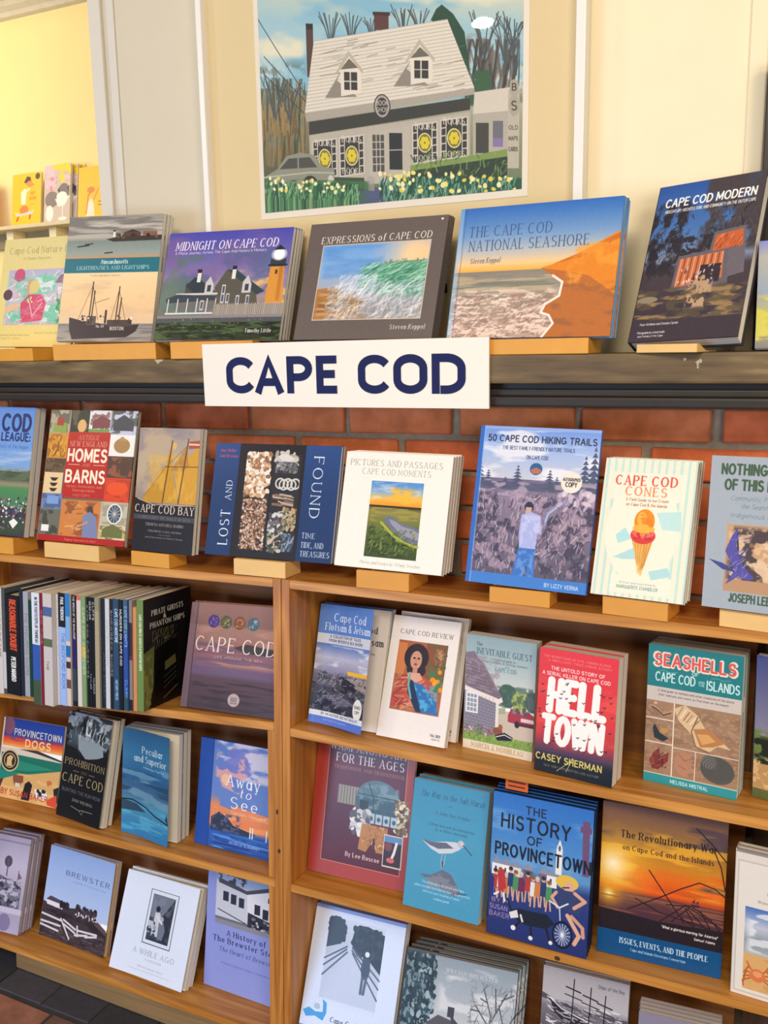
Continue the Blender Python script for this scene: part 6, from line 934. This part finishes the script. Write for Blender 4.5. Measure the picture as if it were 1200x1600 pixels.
LAB = {
 'M1': ('pale yellow nature book with a painted woman in red, left end of the mantel', 'yellow nature book'), 'M2': ('tall lighthouses paperback with a steamship and a teal title band', 'lighthouse and steamship book'),
 'M3': ('wide purple night-sky book with a lighthouse and grey houses', 'purple lighthouse book'), 'M4': ('wide dark grey book with a breaking wave picture, above the sign', 'dark grey wave book'),
 'M5': ('wide seashore book with orange dune and blue sky on the mantel', 'orange dune book'), 'M6': ('tilted dark hardcover with a lit modern house, on a pale block', 'dark modern house book'), 'M7': ('blue and green marsh book cut off at the right end of the mantel', 'marsh book'),
 'A0': ('blue baseball league paperback at the far left of the case top', 'baseball league book'), 'A1': ('collage-covered hardcover with a red HOMES AND BARNS panel', 'homes and barns book'), 'A2': ('black and gold sailing ship paperback reading CAPE COD BAY', 'sailing ship book'),
 'A3': ('navy LOST AND FOUND book with shells in its dark centre strip', 'navy shell book'), 'A4': ('white square book with a small marsh sunset picture', 'white marsh sunset book'), 'A5': ('blue hiking trails hardcover with a child in tall reeds', 'hiking trails book'),
 'A6': ('striped cream paperback with an orange and red ice cream cone', 'ice cream cone book'), 'A7': ('grey-blue book with green capitals and a purple whale, top right', 'whale book'),
 'B1': ('blue dune paperback with its cover curling open, beside the divider', 'curling dune book'), 'B2': ('white paperback with a portrait of a dark-haired woman in orange', 'woman portrait book'), 'B3': ('pale paperback with a shingled cottage and red car', 'shingled cottage book'),
 'B4': ('thick red paperback with big white slanted HELL TOWN letters', 'red HELL TOWN book'), 'B5': ('teal and tan seashell guide with a large whelk', 'seashell guide'), 'B6': ('dusk lighthouse paperback cut off at the right of the seashell row', 'dusk lighthouse book'),
 'C1': ('large dark red book with a domed hut, tucked under the shelf', 'dark red hut book'), 'C2': ('sky-blue paperback with a standing shorebird', 'shorebird book'), 'C3': ('blue hardcover with a painted town crowd and a cyclist', 'town crowd book'),
 'C4': ('orange sunset paperback with beach grass and a blue foot band', 'orange sunset book'), 'C5': ('cream framed hardcover with a red crab, right edge of the third row', 'red crab book'),
 'D1': ('pale blue paperback with a hiker on a boardwalk', 'boardwalk hiker book'), 'D2': ('grey winter house hardcover with bare trees on the bottom shelf', 'winter house book'), 'D3': ('grey sailing shipwreck paperback low on the bottom shelf', 'shipwreck book'), 'D4': ('grey-blue paperback at the bottom right, only its top showing', 'grey-blue tidal book'),
 'E1': ('bright paperback with painted dogs on an orange beach', 'painted dogs book'), 'E2': ('black paperback with gold PROHIBITION lettering', 'black and gold book'), 'E3': ('blue seascape paperback whose cover flares away from its pages', 'flaring seascape book'), 'E4': ('blue-spined hardcover with a painted orange sunset sea', 'blue-spined sunset book'),
 'F1': ('lilac photograph hardcover at the bottom far left', 'lilac photograph book'), 'F2': ('pale blue BREWSTER paperback with a fence and hill photograph', 'fence and hill book'), 'F3': ('white memoir paperback with a small framed photograph', 'white memoir book'), 'F4': ('lilac paperback with a white store photograph, beside the divider', 'white store book'),
 'L1': ('mauve sunset hardcover with four round pictures, right of the spines', 'mauve sunset book')}
ORD = ('second', 'third', 'fourth', 'fifth')
BEND = {'B1': 23, 'E3': 13, 'E2': 5, 'F2': 2.5, 'F3': 4, 'B2': 2}; FONT = {'F2': 'e0b888', 'F1': 'd8c8b0'}
DX = {'D2': .0045, 'C3': -.001, 'C2': .002, 'D1': .001, 'F1': .003, 'L1': -.003}
SHELF = {'B': (-.2951, 0), 'L': (-.2887, .0649), 'C': (-.6198, .019), 'E': (-.618, .0295), 'D': (-.9656, .005), 'F': (-.9628, .023)}
def seat(key, M, w, t):
    """lift a book until its lowest corner rests on the shelf"""
    if key[0] not in SHELF: return M
    c, m = SHELF[key[0]]; L = CASE.inverted() @ M; need = 0
    for u in (-.0012, w):
        for v in (0, t): p = L @ Vector((u, v, 0)); need = max(need, c+m*p.x+.0002-p.z) if need else c+m*p.x+.0002-p.z
    return CASE @ Matrix.Translation((0, 0, max(-.003, need))) @ L
pine = [plain('dc9c3c', .45, .05, 30, .1, name='block'), plain('e6bc78', .5, .05, 30, .08, name='block'), plain('d8963a', .45, .05, 30, .1, name='block')]
rnd = random.Random(11)
for key, art, kind, sp, t, n, (x, y, z, yaw, lean, w, h, roll) in BOOKS:
    fm = WALL if key[0] == 'M' else CASE; mat = printed(art, globals()['p_'+art], w, h, .3 if key in ('F2', 'F3', 'F4', 'M4', 'C1', 'D1') else .38)
    full, short = LAB[key]; M = seat(key, frame_of(fm, x, y, z, yaw, lean, roll), w, t); grp = 'copies of the '+short if n > 1 else None
    b = make_book(M, w, h, t, kind, mat, sp, full, BEND.get(key, 0), FONT.get(key, 'f0e9dc'), printed('titlepage', p_titlepage, w, h, .8) if key == 'B1' else None, grp)
    yr = math.radians(yaw)
    for k in range(1, n):
        d = (t+.0007)*k/math.cos(math.radians(lean)); q = rnd.uniform(-.001, .001)+DX.get(key, 0)*k; ln = lean
        if key == 'B2': ln = 15; d += .022; q += .006
        M2 = frame_of(fm, x-math.sin(yr)*d+math.cos(yr)*q, y+math.cos(yr)*d+math.sin(yr)*q, z-(0 if key != 'B2' else .002), yaw, ln, roll)
        M2 = seat(key, M2, w, t)
        c = dup(b, M2, '%s copy of the %s, behind the front one' % (ORD[k-1], short), grp)
        if BEND.get(key, 0):        # only the front copy's cover stands open
            fc = [q_ for q_ in c.children if q_.name.startswith('front_cover')][0]; v, f, uvs = cover_mesh(w, h, .0005, 0); me = bpy.data.meshes.new('front_cover'); me.from_pydata(v, [], f); me.materials.append(mat); L = me.uv_layers.new(name='UVMap')
            for lp in me.loops: L.data[lp.index].uv = uvs[lp.vertex_index]
            fc.data = me
# ---------------------------------------------------------------- display blocks
def block(key, bx0, bx1, mat, label, zb=None, yb=None):
    r = [q for q in BOOKS if q[0] == key][0]; t, n, (x, y, z, yaw, lean, w, h, roll) = r[4], r[5], r[6]; wall = key[0] == 'M'; fm = WALL if wall else CASE
    base = .4192 if wall else (.0004+.0187*bx1 if bx1 < 0 else .0004); y0 = .0445 if wall else .0005; al = math.radians(max(2, lean)); D = (t+.0007)*n+.006; yr = math.radians(yaw)
    zt = z+math.sin(math.radians(roll))*((bx0+bx1)/2-x)-base-abs(math.sin(math.radians(roll)))*(bx1-bx0)/2-(.002 if key == 'M6' else 0)
    xm = (bx0+bx1)/2; ym = y+math.tan(yr)*(xm-x)
    g = -.0016; a_, c_ = math.sin(al), math.cos(al); f0 = -(ym-y0) if abs(yaw) < 9 else -.012
    prof = [(f0, 0), (f0, zt+g), (0-.0008, zt+g), (D*c_, zt-D*a_+g), (D*c_+.045*a_, zt-D*a_+.045*c_), (D*c_+.045*a_+.006, zt-D*a_+.045*c_), (D*c_+.045*a_+.02, 0)]
    if zt-D*a_+g < .003: prof = [(f0, 0), (f0, zt+g), (0-.0008, zt+g), ((zt-.003)/max(a_, .01), .003+g), (.07, .003), (.07, 0)]
    M = fm @ Matrix.Translation((xm, ym, base)) @ Matrix.Rotation(yr, 4, 'Z'); hw = (bx1-bx0)/2
    return tag(prism('display_block', prof, -hw, hw, mat, M=M), label, 'block')
for a in (('M1', -.79, -.641, pine[0], 'wooden block under the yellow nature book'), ('M2', -.573, -.325, pine[0], 'wide orange wooden block under the steamship book'), ('M3', -.265, -.08, pine[0], 'wooden block under the purple lighthouse book, left of the sign'), ('M4', .06, .25, pine[0], 'wooden block behind the sign, under the dark grey book'),
          ('M5', .36, .572, pine[0], 'orange wooden block under the orange dune book'), ('M6', .649, .745, pine[1], 'pale wooden block under the tilted dark hardcover'),
          ('A0', -.86, -.715, pine[0], 'wooden block under the baseball league book'), ('A1', -.612, -.46, pine[1], 'pale wooden block under the homes and barns book'), ('A2', -.369, -.269, pine[0], 'orange wooden block under the sailing ship book'), ('A3', -.108, .006, pine[1], 'pale block over the gap between the bookcases'),
          ('A4', .163, .267, pine[2], 'wooden block under the white marsh sunset book'), ('A5', .42, .526, pine[2], 'wooden block under the hiking trails book'), ('A6', .612, .717, pine[2], 'wooden block under the ice cream cone book'), ('A7', .791, .895, pine[1], 'light wooden block under the whale book')): block(*a)
tg = thing('shelf_card', 'small orange shelf card hanging above the town crowd book', 'card', frame_of(CASE, .452, .02, -.3383, 0, 0, 0)); mesh_obj('front', box_v(0, 0, 0, .041, .0008, .0258), BF, plain('d0642c', .5), tg)
for k in range(2): mesh_obj('lettering', box_v(.005, -.0002, .0135-.008*k, .036, 0, .0165-.008*k), BF, plain('6c2c18', .5), tg)
# ---------------------------------------------------------------- the row of spines
def spine_art(bg, items, bands=()):
    def fn(A):
        A.rect(0, 0, 1, 1, bg)
        for y0, y1, c in bands: A.rect(0, y0, 1, y1, c)
        for t_, x, y, hh, fit, c, wt in items: A.text(t_, x, y, hh*A.w/A.h, c, fit=fit, wt=wt, rot=90)
    return fn
SP = [ # x, y, width, height, colour, print or None, label
 (-0.7547, -0.02, 0.0184, 0.2504, 'd8ccc8', ([('POEMS OF THE CAPE', .3, .4, .45, .5, '6c6468', .14)], ()), 'white spine at the left end of the spine row'),
 (-0.7358, -0.02, 0.0099, 0.2506, '4c5258', ([], ((.6, .95, 'c8ccd0'),)), 'thin dark grey spine with a white foot label'),
 (-0.7238, -0.02, 0.0422, 0.235, '16141a', ([('REASONABLE DOUBT', .32, .3, .42, .5, 'd8502c', .2), ('PETER MANSO', .36, .74, .3, .24, 'e8e4e0', .2)], ((.935, .965, '16141a'),)), 'thick black spine with orange title letters'),
 (-0.681, -0.02, 0.0115, 0.2511, '23283a', ([], ()), 'navy spine right of the thick black one'), (-0.669, -0.02, 0.0154, 0.2444, 'a4a6b0', ([('THE ENDURING SHORE', .3, .5, .5, .6, '70727c', .14)], ()), 'pale grey spine with grey lettering'),
 (-0.6531, -0.02, 0.0096, 0.2257, '1d4038', ([], ()), 'short dark green spine between pale ones'), (-0.6022, -0.058, 0.0229, 0.2518, 'dce0ec', ([('IN THE FOOTSTEPS OF THOREAU', .4, .24, .34, .4, '2c3040', .16)], ((.46, .78, '3458ac'), (.78, 1, '44543c'))), 'white and blue spine sticking out, with dark title'),
 (-0.5789, -0.058, 0.0092, 0.2519, '7c1c30', ([('RED TIDE', .3, .3, .5, .3, 'c88c94', .16)], ()), 'thin dark red spine beside the white and blue one'), (-0.5695, -0.058, 0.0258, 0.2517, 'ccc4c0', ([('THE', .3, .64, .26, .08, '54403c', .14)], ((.12, .2, '4c6498'), (.4, .47, '5c6c4c'))), 'cream spine with blue and green patches'),
 (-0.5434, -0.046, 0.006, 0.2483, 'dcd4d4', ([('A NEW ENGLAND YEAR', .3, .3, .5, .5, '8c8084', .12)], ()), 'thin white spine left of the light blue one'), (-0.5372, -0.046, 0.0203, 0.2518, '9cb8ec', ([('PAUL THEROUX', .35, .14, .4, .2, 'e8ecf4', .18), ('THE BEDFORD BOOK', .4, .6, .42, .5, '4c68a8', .14)], ((0, .3, '14161e'), (.0, .0, '000000'))), 'light blue spine with a black top block'),
 (-0.5164, -0.046, 0.0124, 0.2506, 'd8c4bc', ([], ((0, .2, '1c7cc8'), (.2, .42, '7cacdc'), (.46, .56, '1c6cb0'), (.6, .66, '382c2c'), (.76, .84, '6c4c48'))), 'spine striped blue and pink'), (-0.5035, -0.042, 0.0122, 0.2473, '1a1620', ([('THE WRECK OF THE WHALESHIP', .35, .2, .42, .38, 'e8e4e0', .16)], ((.36, .66, '2c1c5c'), (.66, .95, '30404c'))), 'black and purple spine with white title'),
 (-0.491, -0.04, 0.0123, 0.2462, 'dccfc8', ([], ((.0, .04, 'd06c58'),)), 'thin pinkish spine left of the green one'), (-0.4784, -0.04, 0.0124, 0.2453, '7c9c6c', ([('CAPE COD GARDENER', .3, .4, .5, .6, 'dce8c8', .14)], ((.45, .55, 'c0a840'),)), 'green spine with pale lettering'),
 (-0.4657, -0.038, 0.0059, 0.2435, '14141a', ([('CAPE COD CURIOSITIES', .3, .4, .55, .66, 'dcdce0', .16)], ()), 'first of three black spines with white letters'), (-0.4595, -0.038, 0.0078, 0.244, '121218', ([('DEAD LOW', .3, .12, .6, .16, 'e0e0e0', .18), ('TAYLOR', .3, .76, .5, .14, 'd0d0d0', .16)], ()), 'middle of three black spines'),
 (-0.4513, -0.038, 0.0086, 0.2429, '101014', ([('CLIFFS', .3, .12, .6, .16, 'd8d8dc', .18), ('MURDER', .3, .8, .5, .14, 'c8c8cc', .16)], ()), 'last of three black spines, left of the tan one'), (-0.4424, -0.038, 0.0122, 0.2435, 'a89c80', ([], ((0, .12, '8c8c74'),)), 'tan spine among the black ones'),
 (-0.4298, -0.034, 0.004, 0.2412, '1c2434', ([('OFF SEASON', .3, .4, .5, .4, '5c6880', .14)], ()), 'dark navy spine right of the tan one'), (-0.4256, -0.034, 0.0077, 0.2417, '1a2230', ([('DUNE SHACK', .3, .7, .5, .4, '6c7890', .14)], ()), 'second dark navy spine, left of the white one'),
 (-0.4176, -0.034, 0.0121, 0.2409, 'ccccd0', ([('NAUTICAL TALES', .3, .4, .4, .4, '9c9ca4', .1)], ()), 'narrow white spine between navy ones'), (-0.4052, -0.034, 0.0085, 0.2412, '181a20', ([('SHIPWRECK SHORE', .3, .4, .55, .6, 'c0c8cc', .14)], ()), 'black spine right of the narrow white one'),
 (-0.3964, -0.034, 0.0154, 0.2419, '2c4868', ([('CAPE COD MARITIME', .35, .24, .5, .3, 'c8dce8', .16), ('HISTORY PRESS', .35, .82, .42, .18, '9ccce0', .16)], ()), 'steel-blue spine with two lines of pale letters'), (-0.3807, -0.034, 0.0101, 0.2409, '141218', ([('MURDERS ON CAPE COD', .32, .34, .5, .5, 'f0ece8', .22)], ()), 'black spine with dotted white capitals'),
 (-0.3688, -0.034, 0.0121, 0.2415, '2c4c9c', ([('CAPE COD LIGHTS', .35, .24, .5, .36, 'a8d0f0', .16), ('CLARK', .35, .8, .5, .16, '7cacf0', .16)], ((.0, .3, '3c5c78'), (.85, 1, '2c4c58'))), 'blue spine with pale blue title'),
 (-0.3564, -0.03, 0.0082, 0.2394, '8c807c', ([], ((.2, .5, '3c2428'), (.5, .54, '5c3050'), (.9, 1, '241c20'))), 'photo-covered spine left of the orange one'), (-0.3479, -0.028, 0.0099, 0.2246, 'd08c58', ([], ()), 'short orange spine beside the green pirate book')]
for i, (x, y, w, h, c, (items, bands), lab) in enumerate(SP):
    z = -.2887+.0649*x+.0004; sm = printed('spine%d' % i, spine_art(c, items, bands), w, h, .45, 1800) if (items or bands) else None; d = .148 if i % 3 else .14
    M = frame_of(CASE, x+w, y, z+.0649*w*.5+.0006, 90, 0, 0); M = CASE @ Matrix.Translation((x+w-.0002, y, z+.0012+.03*w)) @ Matrix.Rotation(math.radians(1.3), 4, 'Y') @ Matrix.Rotation(math.radians(90), 4, 'Z')
    make_book(M, d, h-.002, w-.0006, 'h' if i in (2,) else 'p', plain(c, .4, 0, 30, .05, name='cover'), c, lab, spinemat=sm, group='books in the spine row', pages=('efe2cc', 'f2e8d8', 'e4d4bc')[i % 3])
Mp = CASE @ Matrix.Translation((-.3188, -.0298, -.2875+.0649*-.31)) @ Matrix.Rotation(math.radians(1.3), 4, 'Y') @ Matrix.Rotation(math.radians(90), 4, 'Z')
make_book(Mp, .155, .2385, .017, 'p', printed('pirate', p_pirate, .155, .2385, .4), '6c8848', 'green-spined black paperback at the right end of the spine row', spinemat=printed('spinep', spine_art('6c8848', [('CAPE COD PIRATE GHOSTS & PHANTOM SHIPS', .36, .38, .34, .5, 'e4ecd0', .18)], ((.0, .0, '000000'),)), .0165, .2385, .45, 1800), group='books in the spine row')
